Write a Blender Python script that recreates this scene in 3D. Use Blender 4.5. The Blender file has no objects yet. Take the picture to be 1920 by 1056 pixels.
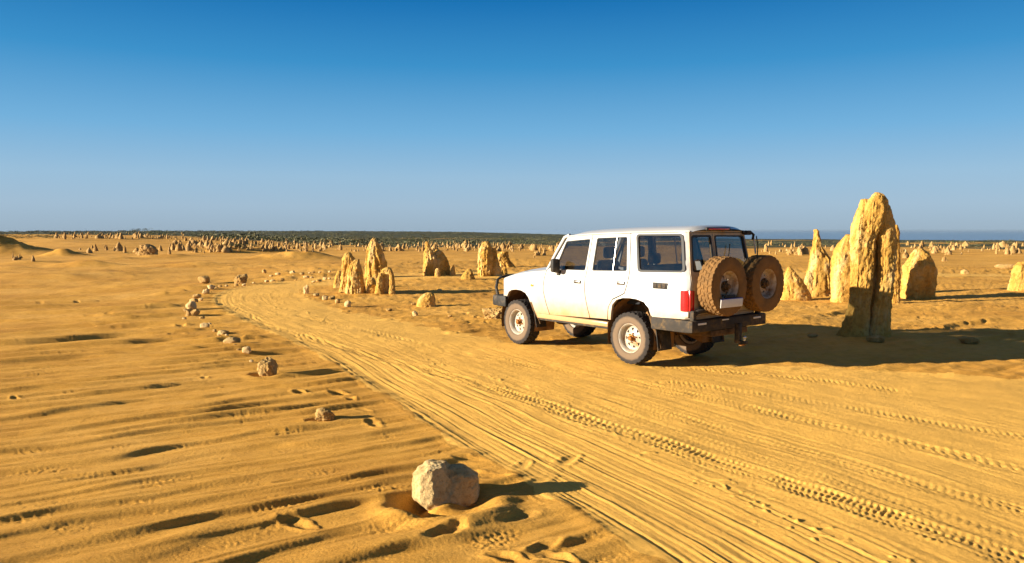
import bpy, bmesh, math, random
import numpy as np
from mathutils import Vector, Matrix
from mathutils.geometry import delaunay_2d_cdt

random.seed(7)
scene = bpy.context.scene
C = scene.collection
R = math.radians

# ------------------------------------------------------------------ camera, sky, sun, exposure
FPX, CAM_H, PITCH = 1450.0, 2.05, 0.0663        # focal length for a 1920 px wide frame, eye height, tilt down
cam_d = bpy.data.cameras.new('camera'); cam = bpy.data.objects.new('camera', cam_d); C.objects.link(cam)
cam.location = (0, 0, CAM_H); cam.rotation_euler = (math.pi / 2 - PITCH, 0, 0)
cam_d.sensor_width = 36.0; cam_d.lens = 36.0 * FPX / 1920.0
cam_d.clip_start = 0.1; cam_d.clip_end = 200000.0
scene.camera = cam

SUN_EL, SUN_HEAD = R(13.2), R(14.5)              # light travels to +x, turned 14.5 degrees away from the camera
ldir = Vector((math.cos(SUN_HEAD) * math.cos(SUN_EL), math.sin(SUN_HEAD) * math.cos(SUN_EL), -math.sin(SUN_EL)))
sun_d = bpy.data.lights.new('sun', 'SUN'); sun = bpy.data.objects.new('sun', sun_d); C.objects.link(sun)
sun_d.energy = 5.0; sun_d.angle = R(0.53); sun_d.color = (1.0, 0.88, 0.70)
sun.rotation_euler = ldir.to_track_quat('-Z', 'Y').to_euler()
sun.location = (-60, -15, 30)

world = bpy.data.worlds.new('World'); scene.world = world; world.use_nodes = True
wn = world.node_tree.nodes; wl = world.node_tree.links
wn.clear()
w_out = wn.new('ShaderNodeOutputWorld'); w_bg = wn.new('ShaderNodeBackground')
sky = wn.new('ShaderNodeTexSky'); sky.sky_type = 'NISHITA'; sky.sun_disc = False
sky.sun_elevation = SUN_EL
to_sun = -ldir
sky.sun_rotation = math.atan2(to_sun.x, to_sun.y)
sky.altitude = 300; sky.air_density = 1.0; sky.dust_density = 0.3; sky.ozone_density = 4.0
# hand-set sky grade by height; upper stops reddened to warm the light in shadows
w_tc = wn.new('ShaderNodeTexCoord'); w_sep = wn.new('ShaderNodeSeparateXYZ'); w_rmp = wn.new('ShaderNodeValToRGB')
wl.new(w_tc.outputs['Generated'], w_sep.inputs[0]); wl.new(w_sep.outputs['Z'], w_rmp.inputs[0])
SKY = [(0.0, (.33, .45, .57)), (.03, (.36, .51, .66)), (.067, (.32, .52, .71)), (.123, (.17, .44, .72)), (.203, (.040, .285, .60)),
       (.279, (.004, .165, .465)), (.5, (.05, .12, .26)), (1.0, (.11, .11, .165))]
while len(w_rmp.color_ramp.elements) < len(SKY): w_rmp.color_ramp.elements.new(.5)
for el, (p_, c_) in zip(w_rmp.color_ramp.elements, SKY): el.position = p_; el.color = (*c_, 1)
w_sc = wn.new('ShaderNodeVectorMath'); w_sc.operation = 'SCALE'; w_sc.inputs[3].default_value = 3.35
wl.new(w_rmp.outputs[0], w_sc.inputs[0])
w_mix = wn.new('ShaderNodeMix'); w_mix.data_type = 'RGBA'; w_mix.inputs[0].default_value = .97
wl.new(sky.outputs[0], w_mix.inputs[6]); wl.new(w_sc.outputs[0], w_mix.inputs[7])
wl.new(w_mix.outputs[2], w_bg.inputs['Color']); w_bg.inputs['Strength'].default_value = 0.1
wl.new(w_bg.outputs[0], w_out.inputs['Surface'])

scene.view_settings.view_transform = 'Standard'; scene.view_settings.look = 'None'
scene.view_settings.exposure = 1.53; scene.view_settings.gamma = 1.0
scene.view_settings.use_curve_mapping = False
scene.cycles.max_bounces = 8; scene.cycles.transparent_max_bounces = 12
scene.cycles.use_denoising = True

# ------------------------------------------------------------------ noise
_rng = np.random.RandomState(11)
_P = np.concatenate([_rng.permutation(256)] * 3).astype(np.int32)
_ga = np.linspace(0, 2 * np.pi, 256, endpoint=False)
_GX, _GY = np.cos(_ga).astype(np.float32), np.sin(_ga).astype(np.float32)
_g3 = _rng.normal(size=(256, 3)); _g3 /= np.linalg.norm(_g3, axis=1)[:, None]

def perlin(x, y, seed=0):
    x = np.asarray(x, np.float32) + seed * 17.31; y = np.asarray(y, np.float32) - seed * 9.77
    xi = np.floor(x).astype(np.int32); yi = np.floor(y).astype(np.int32)
    fx = x - xi; fy = y - yi; xi &= 255; yi &= 255
    u = fx * fx * fx * (fx * (fx * 6 - 15) + 10); v = fy * fy * fy * (fy * (fy * 6 - 15) + 10)
    def g(ix, iy, dx, dy):
        h = _P[_P[ix & 255] + (iy & 255)]
        return _GX[h] * dx + _GY[h] * dy
    a = g(xi, yi, fx, fy); b = g(xi + 1, yi, fx - 1, fy)
    c = g(xi, yi + 1, fx, fy - 1); d = g(xi + 1, yi + 1, fx - 1, fy - 1)
    return ((a + u * (b - a)) * (1 - v) + (c + u * (d - c)) * v) * 1.5

def perlin3(p, seed=0):
    p = np.asarray(p, float) + np.array([seed * 7.13, seed * 3.7, -seed * 5.1])
    i = np.floor(p).astype(int); f = p - i; i &= 255
    w = f * f * f * (f * (f * 6 - 15) + 10)
    out = 0
    for dx in (0, 1):
        for dy in (0, 1):
            for dz in (0, 1):
                h = _P[_P[_P[(i[..., 0] + dx) & 255] + ((i[..., 1] + dy) & 255)] + ((i[..., 2] + dz) & 255)] & 255
                dot = _g3[h, 0] * (f[..., 0] - dx) + _g3[h, 1] * (f[..., 1] - dy) + _g3[h, 2] * (f[..., 2] - dz)
                ww = (w[..., 0] if dx else 1 - w[..., 0]) * (w[..., 1] if dy else 1 - w[..., 1]) * (w[..., 2] if dz else 1 - w[..., 2])
                out = out + ww * dot
    return out * 1.6

def fbm3(p, octs=3, seed=0, ridged=False):
    s, a = 0, 1.0
    for k in range(octs):
        n = perlin3(np.asarray(p) * 2 ** k, seed + k)
        s = s + a * ((1 - 2 * np.abs(n)) if ridged else n); a *= .5
    return s

def sstep(a, b, x):
    t = np.clip((x - a) / (b - a), 0, 1); return t * t * (3 - 2 * t)

# ------------------------------------------------------------------ survey: where a sight line meets the land
def sight(px, py):
    X = (px - 960) / FPX; v = (528 - py) / FPX
    cp, sp = math.cos(PITCH), math.sin(PITCH)
    return X, cp + v * sp, v * cp - sp

def flat(px, py, z=0.0):
    d = sight(px, py); t = (z - CAM_H) / d[2]
    return d[0] * t, d[1] * t

# ------------------------------------------------------------------ land form
def seg_coords(x, y, pts):
    """signed distance (right of travel positive), arc length along the polyline"""
    best = np.full(x.shape, 1e9, np.float32); bs = np.zeros(x.shape, np.float32); bw = np.zeros(x.shape, np.float32)
    s0 = 0.0
    for k in range(len(pts) - 1):
        ax, ay = pts[k]; bx_, by_ = pts[k + 1]
        dx, dy = bx_ - ax, by_ - ay; L = math.hypot(dx, dy)
        if L < 1e-6: continue
        ux, uy = dx / L, dy / L
        t = np.clip((x - ax) * ux + (y - ay) * uy, 0, L)
        ex = x - (ax + t * ux); ey = y - (ay + t * uy)
        d2 = ex * ex + ey * ey
        m = d2 < best
        best = np.where(m, d2, best)
        bs = np.where(m, s0 + t, bs)
        sgn = np.where((x - ax) * uy - (y - ay) * ux >= 0, 1, -1)
        bw = np.where(m, sgn * np.sqrt(d2), bw)
        s0 += L
    return bw, bs

def smooth_line(pts, n=3):
    p = [np.array(q, float) for q in pts]
    for _ in range(n):
        q = [p[0]]
        for a, b in zip(p[:-1], p[1:]):
            q += [a * .75 + b * .25, a * .25 + b * .75]
        q.append(p[-1]); p = q
    return [tuple(v) for v in p]

EDGE_L = smooth_line([(3.4, -1.5), (2.6, .8), (1.75, 2.8)] + [flat(*q) for q in [(1250, 1056), (1080, 940), (900, 850), (760, 760), (650, 690), (560, 640), (470, 605), (420, 580), (400, 562), (412, 550), (450, 540), (500, 532), (560, 526), (640, 521), (740, 517), (900, 512)]] + [(6, 37)], 2)
EDGE_R = smooth_line([(26, 7.2), (14, 9.2), (6, 11.0), (3.2, 12.0), (1.4, 13.2)] + [flat(*q) for q in [(900, 634), (760, 603), (640, 580), (585, 562), (560, 550), (570, 541), (620, 535), (700, 530), (800, 527)]] + [(4, 32)], 2)

def px_line(pts):
    return smooth_line([flat(*q) for q in pts], 2)
cr = lambda u, v: (1120 + u / 2.316, 600 + v / 2.316)
# tyre paths: (line, half width, depth, style)
TREADS = [
    (px_line([(430, 572), (500, 612), (640, 652), (800, 692), (960, 738)] + [cr(*q) for q in [(0, 445), (200, 505), (400, 575), (600, 640), (800, 705), (1000, 768), (1200, 835), (1400, 900), (1600, 962), (1853, 1045), (2150, 1150)]]), .125, .0085, .8),
    (px_line([(560, 590), (700, 625), (900, 668)] + [cr(*q) for q in [(60, 245), (400, 322), (600, 368), (800, 415), (1000, 457), (1200, 502), (1400, 547), (1600, 592), (1853, 645), (2100, 700)]]), .12, .0065, .7),
    (px_line([cr(*q) for q in [(300, 268), (600, 303), (900, 348), (1200, 397), (1500, 447), (1853, 503), (2100, 545)]]), .12, .007, .6),
    (px_line([cr(*q) for q in [(0, 320), (400, 435), (700, 515), (1000, 600), (1300, 688), (1600, 762), (1853, 832), (2100, 900)]]), .12, .006, .5),
    (px_line([cr(*q) for q in [(280, 192), (560, 216), (900, 250), (1300, 300)]]), .12, .008, .6),
    (px_line([cr(*q) for q in [(0, 375), (400, 500), (800, 640), (1200, 770), (1853, 960), (2100, 1030)]]), .11, .006, .35),
]

# crescent dunes and mounds: px, py of crest, height, gentle length, lee length, half width across
def mound(px, py, A, L1, L2, sv, z=0.0):
    x, y = flat(px, py, z); return (x, y, A, L1, L2, sv)
MOUNDS = [
    mound(-30, 472, 2.0, 7, 6.0, 3.4), mound(120, 475, .78, 1.7, 2.0, 1.3),
    mound(176, 495, .36, 3.0, 2.0, 1.1), mound(440, 471, .45, 3.6, 2.6, 2.4), mound(575, 484, .62, 5.0, 3.4, 2.2),
    mound(505, 470, .45, 4.0, 2.6, 2.4), mound(70, 492, .22, 3.0, 2.4, 2.0),
    mound(255, 505, .12, 5, 2.2, 1.6), mound(330, 480, .30, 5, 2.2, 2.2), mound(225, 484, .22, 5, 2.0, 2.0), mound(390, 497, .18, 5, 1.8, 1.6), mound(20, 505, .20, 5, 2.2, 1.6), mound(640, 505, .14, 4, 1.8, 1.6), mound(120, 520, .10, 4, 1.5, 1.2), mound(1500, 600, .10, 1.5, 1.2, 1.2),
]
_rf = np.random.RandomState(5)
PRINTS = []
def add_prints(px0, py0, px1, py1, n, jit=.06, deep=.03):
    a = np.array(flat(px0, py0)); b = np.array(flat(px1, py1)); d = b - a
    ang = math.atan2(d[1], d[0]); nrm = np.array([-math.sin(ang), math.cos(ang)])
    for k in range(n):
        q = a + d * ((k + .5) / n) + nrm * ((.11 if k % 2 else -.11) + _rf.normal() * jit)
        PRINTS.append((q[0], q[1], ang + _rf.normal() * .25, deep * _rf.uniform(.7, 1.3), _rf.uniform(.85, 1.15)))
add_prints(1010, 962, 850, 1030, 3, .12, .035); add_prints(960, 1000, 1180, 1040, 3, .2, .035); add_prints(960, 905, 1060, 850, 3)
add_prints(545, 965, 600, 980, 1, .05, .04); add_prints(560, 728, 640, 745, 2, .2, .05)
add_prints(90, 590, 230, 588, 4, .25, .045); add_prints(150, 612, 440, 618, 6, .3, .05); add_prints(60, 575, 200, 560, 4, .3, .04)
add_prints(620, 740, 760, 800, 3, .2); add_prints(860, 860, 980, 880, 3, .2)
for _ in range(9):
    px, py = _rf.uniform(0, 900), _rf.uniform(565, 900)
    if px < 430 + (py - 600) * 1.0:
        x, y = flat(px, py); PRINTS.append((x, y, _rf.uniform(0, 6.28), _rf.uniform(.02, .045), _rf.uniform(.6, 1.0)))
for _ in range(90):                                             # trampled sand beyond the car and round the pinnacles
    px, py = _rf.uniform(1450, 1920), _rf.uniform(565, 630)
    x, y = flat(px, py); PRINTS.append((x, y, _rf.uniform(0, 6.28), _rf.uniform(.02, .04), _rf.uniform(.8, 1.2)))
for _ in range(60):
    px, py = _rf.uniform(600, 930), _rf.uniform(550, 620)
    if py < 560 + (px - 600) * .2:
        x, y = flat(px, py); PRINTS.append((x, y, _rf.uniform(0, 6.28), _rf.uniform(.02, .04), _rf.uniform(.8, 1.2)))

BOULDER = flat(832, 940)
STONE_SCOUR = [(BOULDER[0], BOULDER[1], .24, .10), flat(498, 703) + (.14, .03), flat(606, 785) + (.11, .02)]

def macro(x, y):
    x = np.asarray(x, np.float32); y = np.asarray(y, np.float32)
    r = np.hypot(x, y); pxa = 960 + FPX * x / np.maximum(y, .05 * r + 1e-3)
    pxa = np.where(y > 0, np.clip(pxa, -800, 3000), np.where(x < 0, -800, 3000))
    e = np.interp(pxa, [0, 300, 640, 860, 1060, 1420, 1920, 2600], [2.0, 1.5, 1.5, 3.0, 8.0, 18, 18, 18])
    zr = CAM_H - e / FPX * 1200
    zm = np.interp(pxa, [0, 900, 1420, 1920], [-1.6, -1.8, -2.6, -2.8])
    lr = np.log(np.maximum(r, 1))
    L = [math.log(v) for v in (55, 120, 210, 420, 1200, 3200)]
    z1 = np.interp(lr, L[:3], [0, -.35, -1.35])
    t2 = sstep(L[2], L[3], lr); z = z1 * (1 - t2) + zm * t2
    t3 = np.clip((r - 420) / 780, 0, 1); z = np.where(r > 420, zm * (1 - t3) + zr * t3, z)
    t4 = np.clip((r - 1200) / 2000, 0, 1); z = np.where(r > 1200, zr - 34 * t4, z)
    far = sstep(45, 110, r)
    # the sandy rise at the left and the low swells
    hx, hy = -80.0, 150.0
    z = z + 2.25 * np.exp(-((x - hx) / 34) ** 2 - ((y - hy) / 34) ** 2)
    z = z + .8 * np.exp(-((x + 118) / 20) ** 2 - ((y - 120) / 30) ** 2)
    z = z + .35 * far * perlin(x / 22, y / 30, 3) * sstep(2000, 300, r)
    z = z + .05 * perlin(x / 6.5, y / 6.5, 4) * sstep(6, 14, r) + .16 * perlin(x / 13, y / 11, 6) * sstep(18, 32, r)
    z = z - .16 * sstep(-8.5, -4.0, x) * sstep(24, 30, y) * sstep(60, 40, y) * 0
    for mx, my, A, L1, L2, sv in MOUNDS:
        m = (np.abs(x - mx) < max(L1, L2) * 2.2 + 2) & (np.abs(y - my) < sv * 3.2 + 2)
        if not np.any(m): continue
        xx, yy = x[m], y[m]
        wob = .35 * perlin(xx / 1.6, yy / 1.6, 8)
        v = (yy - my) / sv
        u = (xx - mx) + .35 * v * v * L2 * .6 + wob * .5            # horns trail down-wind
        f = np.where(u < 0, np.exp(-(u / L1) ** 2 * 1.6), np.exp(-(np.abs(u) / L2) ** 1.5 * 1.7))
        z[m] += A * f * np.exp(-v * v) * (1 + .18 * perlin(xx / .9, yy / .9, 9))
    return z

def track_masks(x, y):
    tl, s = seg_coords(x, y, EDGE_L)
    tr, _ = seg_coords(x, y, EDGE_R); tr = -tr
    wob = .10 * perlin(x / .7, y / .7, 21) + .06 * perlin(x / .25, y / .25, 22)
    inside = sstep(-.30, .15, tl + wob) * sstep(-.5, .4, tr + wob * 3)
    return tl, s, tr, inside

def lee(ph):
    """asymmetric ripple: long rise, short steep fall"""
    p = ph - np.floor(ph)
    return np.where(p < .78, sstep(0, .78, p), 1 - sstep(.78, 1.0, p))

def micro(x, y):
    x = np.asarray(x, np.float32); y = np.asarray(y, np.float32)
    tl, s, tr, ins = track_masks(x, y)
    r = np.hypot(x, y)
    h = np.zeros_like(x)
    # wind ripples on the open sand
    a = R(33); n1x, n1y = math.sin(a), -math.cos(a)                # towards the lee (right, towards the camera)
    q = x * n1x + y * n1y; along = x * math.cos(a) + y * math.sin(a)
    big = perlin(x / 2.2, y / 2.2, 31)
    w1 = .10 * perlin(along / .55, q / .5, 29) + .30 * perlin(along / 1.2, q / .8, 32) + .50 * perlin(along / 4.2, q / 1.6, 33)
    amp = np.clip(.66 + .72 * perlin(along / 2.0, q / .45, 34) + .25 * big, 0.05, 1.25) * (1 + .55 * np.exp(-((tl + 1.6) / 1.6) ** 2))
    ph1 = lee(q / .40 + w1)
    brk = np.clip(.85 + .7 * perlin(along / 1.1, q / .30, 24), .25, 1.1)
    rip = (.030 + .008 * sstep(7, 11, r)) * amp * ph1 * brk
    w0 = .30 * perlin(along / 2.2, q / 1.4, 25) + .55 * perlin(along / 7.0, q / 3.0, 26)
    amp0 = np.clip(.25 + 1.1 * perlin(along / 2.6, q / 1.0, 27), 0, 1.2) * (.45 + .55 * sstep(8, 13, r)) * (1 + .5 * np.exp(-((tl + 1.8) / 1.8) ** 2))
    rip += .085 * (.12 + 1.3 * sstep(10, 18, r)) * amp0 * (lee(q / 1.05 + w0) - .35)
    w2 = .22 * perlin(along / .8, q / .4, 35) + .4 * perlin(along / 2.2, q / .9, 30)
    amp2 = np.clip(.55 + .9 * perlin(along / 1.6, q / .25, 36), 0, 1.2)
    rip += .0145 * amp2 * lee(q / .185 + w2)
    w3 = .6 * perlin(along / .35, q / .2, 38)
    lump = .005 * perlin(along / .5, q / .16, 39)
    rough = np.clip(perlin(x / .55, y / .4, 41) + .05, 0, 1)
    grain = rough * np.clip(1.15 - 1.3 * ph1, 0, 1) * (.009 * perlin(x / .034, y / .030, 42) + .005 * perlin(x / .08, y / .06, 48)) + .0010 * perlin(x / .024, y / .022, 49)
    side = np.where(tr < 0, .55, 1.0)                              # right of the track the sand is trodden and softer
    open_ = 1 - ins
    h += open_ * side * (rip - .022 + lump + grain)
    h += open_ * np.where(tr < 0, 1, 0) * (.018 * perlin(x / .4, y / .35, 43) + .01 * perlin(x / .15, y / .12, 44)) * sstep(60, 20, r)
    # track: pressed a little below the open sand, with combed ridges following its outer edge
    h -= ins * .010
    tt = tl + .05 * perlin(s / 2.5, tl * 0 + 3, 45)
    comb = 0
    for k, (lam, am) in enumerate([(.070, .0019), (.105, .0022), (.050, .0013), (.24, .0018)]):
        comb = comb + am * (.25 + 1.3 * np.abs(perlin(s / 2.2, tt / .25, 46 + k))) * np.sin(2 * np.pi * (tt / lam + .55 * perlin(s / 4.0, tt / .8, 52 + k)))
    wgt = np.exp(-(np.maximum(tl - .75, 0) / .55) ** 2) * 1.0 + .2 * np.exp(-((tl - 3.0) / 1.0) ** 2) + .2
    wgt = wgt * sstep(26, 12, tl * 0 + r * .4)
    h += ins * comb * wgt
    # lip of pushed-up sand along the outer edge
    h += .014 * np.exp(-((tl + .07 + .05 * perlin(s / 1.0, s * 0, 57)) / .10) ** 2) * (.75 + .5 * perlin(s / .6, tl / .5, 58)) * sstep(-.5, .5, tr)
    # crumbs thrown along the combed band
    crumbs = np.clip(perlin(x / .075, y / .075, 60) - .33, 0, 1)
    h += ins * .035 * crumbs * (.10 + .9 * np.exp(-((tl - 1.5 + .3 * perlin(s / 2, s * 0, 59)) / .22) ** 2)) * sstep(-.2, .3, perlin(x / .5, y / .5, 61))
    h += ins * (.006 * perlin(x / .35, y / .35, 62) + .0012 * perlin(x / .05, y / .05, 63) + .0022 * perlin(s / 1.4, tl / .035, 68) + .0028 * perlin(s / 2.5, tl / .09, 69) + .020 * perlin(x / 1.6, y / 1.2, 64))
    # tyre prints
    for k, (line, hw, dep, strength) in enumerate(TREADS):
        m = (ins > .05) & (r < 40)
        lx = np.array([p[0] for p in line]); ly = np.array([p[1] for p in line])
        m &= (x > lx.min() - .5) & (x < lx.max() + .5) & (y > ly.min() - .5) & (y < ly.max() + .5)
        if not m.any(): continue
        w, ss = seg_coords(x[m], y[m], line)
        wear = np.clip(.72 + .7 * perlin(ss / 1.1, w * 0 + k, 66) + .7 * perlin(ss / .22, w / .07, 67), .05, 1.15)
        inw = sstep(hw + .02, hw - .01, np.abs(w))
        lam = .070 + .004 * perlin(ss / 5, w * 0, 65)
        chev = np.sin(2 * np.pi * (ss / lam + np.abs(w) * 5.5))
        row = np.sin(2 * np.pi * w / (hw * .66) + 1.2)
        lug = np.tanh(3.0 * (chev * .8 + .5 * row * np.sign(np.sin(2 * np.pi * ss / lam))))
        sh = np.tanh(3 * np.sin(2 * np.pi * ss / lam)) * np.exp(-((np.abs(w) - hw * 1.15) / .035) ** 2)
        lipk = np.exp(-((np.abs(w) - hw - .045) / .028) ** 2)
        h[m] += strength * wear * (inw * (-dep * .75 + dep * .85 * lug) + dep * .7 * lipk + dep * .6 * sh)
    # sand swept round the stones
    for sx, sy, rad, dp in STONE_SCOUR:
        d = np.hypot(x - sx, y - sy)
        m = d < rad * 4
        if not m.any(): continue
        dd = d[m] / rad; bx_ = (x[m] - sx) / rad; by_ = (y[m] - sy) / rad
        h[m] += -dp * np.exp(-((dd - .95) / .5) ** 2) * (1 + .5 * np.clip(-bx_, -1, 1)) + dp * .55 * np.exp(-((dd - 1.9) / .45) ** 2) * np.clip(.4 - by_ * .4, 0, 1)
    for fx, fy, ang, dp, sc in PRINTS:
        m = (np.abs(x - fx) < .42) & (np.abs(y - fy) < .42)
        if not m.any(): continue
        ca, sa = math.cos(ang), math.sin(ang)
        dx, dy = x[m] - fx, y[m] - fy
        u = (dx * ca + dy * sa) / (.125 * sc); v = (-dx * sa + dy * ca) / (.05 * sc)
        v = v * (1 + .25 * np.tanh(u))
        d = np.sqrt(u * u + v * v) + .22 * perlin(dx / .07, dy / .07, int(fx * 31) % 50)
        keep = 1 - .75 * np.exp(-(d / 1.2) ** 4)
        h[m] = h[m] * keep - dp * .55 * np.exp(-(d / .95) ** 3) + dp * .16 * np.exp(-((d - 1.45) / .38) ** 2)
    return h * sstep(70, 35, r)

def land(x, y):
    return macro(x, y) + micro(x, y)

def land1(x, y):
    return float(land(np.array([x], np.float32), np.array([y], np.float32))[0])

def spot(px, py, guess_far=1500):
    """the place on the land that a sight line meets first"""
    d = sight(px, py)
    t = np.concatenate([np.linspace(3, 60, 500), np.linspace(60.2, 400, 900), np.linspace(402, guess_far, 400)]).astype(np.float32)
    X, Y, Z = d[0] * t, d[1] * t, CAM_H + d[2] * t
    hit = np.nonzero(Z <= macro(X, Y))[0]
    k = hit[0] if len(hit) else len(t) - 1
    return float(X[k]), float(Y[k])

# ------------------------------------------------------------------ materials
def mat(name):
    m = bpy.data.materials.new(name); m.use_nodes = True
    nt = m.node_tree; b = nt.nodes['Principled BSDF']
    return m, nt.nodes, nt.links, b

def node(N, kind, **kw):
    n = N.new(kind)
    for k, v in kw.items(): setattr(n, k, v)
    return n

def noise_node(N, Lk, scale, detail=4, rough=.55, vec=None, dist=0):
    n = N.new('ShaderNodeTexNoise'); n.inputs['Scale'].default_value = scale; n.inputs['Detail'].default_value = detail
    n.inputs['Roughness'].default_value = rough; n.inputs['Distortion'].default_value = dist
    if vec is not None: Lk.new(vec, n.inputs['Vector'])
    return n

def ramp(N, Lk, fac, stops):
    r = N.new('ShaderNodeValToRGB'); e = r.color_ramp.elements
    while len(e) < len(stops): e.new(.5)
    for k, (p, c) in enumerate(stops): e[k].position = p; e[k].color = (*c, 1) if len(c) == 3 else c
    Lk.new(fac, r.inputs[0]); return r

def mixc(N, Lk, fac, a, b, mode='MIX'):
    m = N.new('ShaderNodeMix'); m.data_type = 'RGBA'; m.blend_type = mode
    for s, v in ((m.inputs[0], fac), (m.inputs[6], a), (m.inputs[7], b)):
        if hasattr(v, 'is_output') or isinstance(v, bpy.types.NodeSocket): Lk.new(v, s)
        elif isinstance(v, (int, float)): s.default_value = v
        else: s.default_value = (*v, 1)
    return m.outputs[2]

def bump(N, Lk, height, strength, dist, prev=None):
    b = N.new('ShaderNodeBump'); b.inputs['Strength'].default_value = strength; b.inputs['Distance'].default_value = dist
    Lk.new(height, b.inputs['Height'])
    if prev is not None: Lk.new(prev, b.inputs['Normal'])
    return b.outputs[0]

SAND_A, SAND_B, SAND_C = (.67, .345, .060), (.51, .245, .040), (.74, .405, .092)

def sand_material(name, pale):
    m, N, L, b = mat(name)
    tc = N.new('ShaderNodeTexCoord'); P = tc.outputs['Object']
    n1 = noise_node(N, L, .35, 5, .6, P); n2 = noise_node(N, L, 5.0, 5, .65, P); n3 = noise_node(N, L, 75, 5, .8, P)
    c = ramp(N, L, n1.outputs[0], [(.30, SAND_B), (.52, SAND_A), (.75, SAND_C)]).outputs[0]
    c2 = ramp(N, L, n2.outputs[0], [(.30, (.80, .76, .66)), (.55, (1, 1, 1)), (.8, (1.0, 1.02, 1.08))]).outputs[0]
    c = mixc(N, L, .75, c, c2, 'MULTIPLY')
    c3 = ramp(N, L, n3.outputs[0], [(.34, (.50, .45, .40)), (.47, (.95, .95, .95)), (.56, (1, 1, 1)), (.70, (1.2, 1.2, 1.25))]).outputs[0]
    c = mixc(N, L, .75, c, c3, 'MULTIPLY')
    if pale: c = mixc(N, L, .60, c, (.86, .495, .105))
    # heath litter and low green cover where the scrub grows
    at = N.new('ShaderNodeAttribute'); at.attribute_name = 'cover'
    g = noise_node(N, L, .05, 6, .7, P)
    gc = ramp(N, L, g.outputs[0], [(.35, (.030, .036, .012)), (.55, (.065, .062, .024)), (.72, (.12, .095, .045))]).outputs[0]
    c = mixc(N, L, at.outputs['Fac'], c, gc)
    L.new(c, b.inputs['Base Color'])
    b.inputs['Roughness'].default_value = .95; b.inputs['Specular IOR Level'].default_value = .12
    f1 = noise_node(N, L, 240, 3, .7, P); f2 = noise_node(N, L, 38, 5, .7, P); f3 = noise_node(N, L, 1.6, 5, .6, P)
    nb = bump(N, L, f3.outputs[0], .25, .10)
    nb = bump(N, L, f2.outputs[0], .22 if pale else .6, .026, nb)
    nb = bump(N, L, f1.outputs[0], 1.0, .006, nb)
    L.new(nb, b.inputs['Normal'])
    return m

M_SAND = sand_material('dune_sand', False)
M_TRACK = sand_material('driven_sand', True)

def rock_material(name, cols, pit=.6, topgrey=.35, scale=1.0):
    m, N, L, b = mat(name)
    tc = N.new('ShaderNodeTexCoord'); P = tc.outputs['Object']
    oi = N.new('ShaderNodeObjectInfo')
    off = N.new('ShaderNodeVectorMath'); off.operation = 'ADD'
    cb = N.new('ShaderNodeCombineXYZ'); mu = N.new('ShaderNodeMath'); mu.operation = 'MULTIPLY'; mu.inputs[1].default_value = 37
    L.new(oi.outputs['Random'], mu.inputs[0]); L.new(mu.outputs[0], cb.inputs[0]); L.new(mu.outputs[0], cb.inputs[2])
    L.new(P, off.inputs[0]); L.new(cb.outputs[0], off.inputs[1]); V = off.outputs[0]
    st = N.new('ShaderNodeMapping'); st.inputs['Scale'].default_value = (1, 1, .45); L.new(V, st.inputs['Vector'])
    n1 = noise_node(N, L, 2.2 * scale, 6, .62, st.outputs[0], .4)
    c = ramp(N, L, n1.outputs[0], [(.28, cols[0]), (.5, cols[1]), (.72, cols[2])]).outputs[0]
    n2 = noise_node(N, L, 14 * scale, 6, .7, V)
    c = mixc(N, L, .8, c, ramp(N, L, n2.outputs[0], [(.32, (.62, .52, .42)), (.5, (1, 1, 1)), (.75, (1.1, 1.1, 1.12))]).outputs[0], 'MULTIPLY')
    vo = N.new('ShaderNodeTexVoronoi'); vo.inputs['Scale'].default_value = 11 * scale; vo.inputs['Randomness'].default_value = 1
    wv = N.new('ShaderNodeVectorMath'); wv.operation = 'ADD'; L.new(st.outputs[0], wv.inputs[0])
    nz = noise_node(N, L, 5 * scale, 3, .6, V); sc = N.new('ShaderNodeVectorMath'); sc.operation = 'SCALE'; sc.inputs[3].default_value = .35
    L.new(nz.outputs[1], sc.inputs[0]); L.new(sc.outputs[0], wv.inputs[1]); L.new(wv.outputs[0], vo.inputs['Vector'])
    pm = noise_node(N, L, 1.7 * scale, 3, .5, V)
    pits = ramp(N, L, vo.outputs['Distance'], [(.05, (0, 0, 0)), (.34, (1, 1, 1))]).outputs[0]
    pmask = ramp(N, L, pm.outputs[0], [(.48, (1, 1, 1)), (.60, (0, 0, 0))]).outputs[0]
    ph = mixc(N, L, 1.0, pits, pmask, 'LIGHTEN')
    c = mixc(N, L, .5, c, mixc(N, L, ph, (.55, .36, .20), (1, 1, 1)), 'MULTIPLY')
    L.new(c, b.inputs['Base Color'])
    b.inputs['Roughness'].default_value = .95; b.inputs['Specular IOR Level'].default_value = .1
    nb = bump(N, L, n1.outputs[0], .5, .12)
    nb = bump(N, L, n2.outputs[0], .85, .05, nb)
    nb = bump(N, L, ph, pit, .05, nb)
    fn = noise_node(N, L, 75 * scale, 4, .7, V)
    nb = bump(N, L, fn.outputs[0], .5, .008, nb)
    L.new(nb, b.inputs['Normal'])
    return m

M_PIN = rock_material('golden_limestone', [(.36, .175, .028), (.53, .305, .068), (.62, .45, .21)])
M_PINFAR = rock_material('weathered_limestone', [(.24, .135, .040), (.37, .225, .080), (.46, .32, .15)], .6, .3, .7)
M_PALE = rock_material('pale_limestone', [(.50, .325, .13), (.66, .465, .21), (.73, .55, .28)], .35, 0, 2.2)
M_TAN = rock_material('tan_limestone', [(.36, .20, .055), (.50, .31, .105), (.58, .41, .18)], .6, 0, 2.5)

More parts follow.
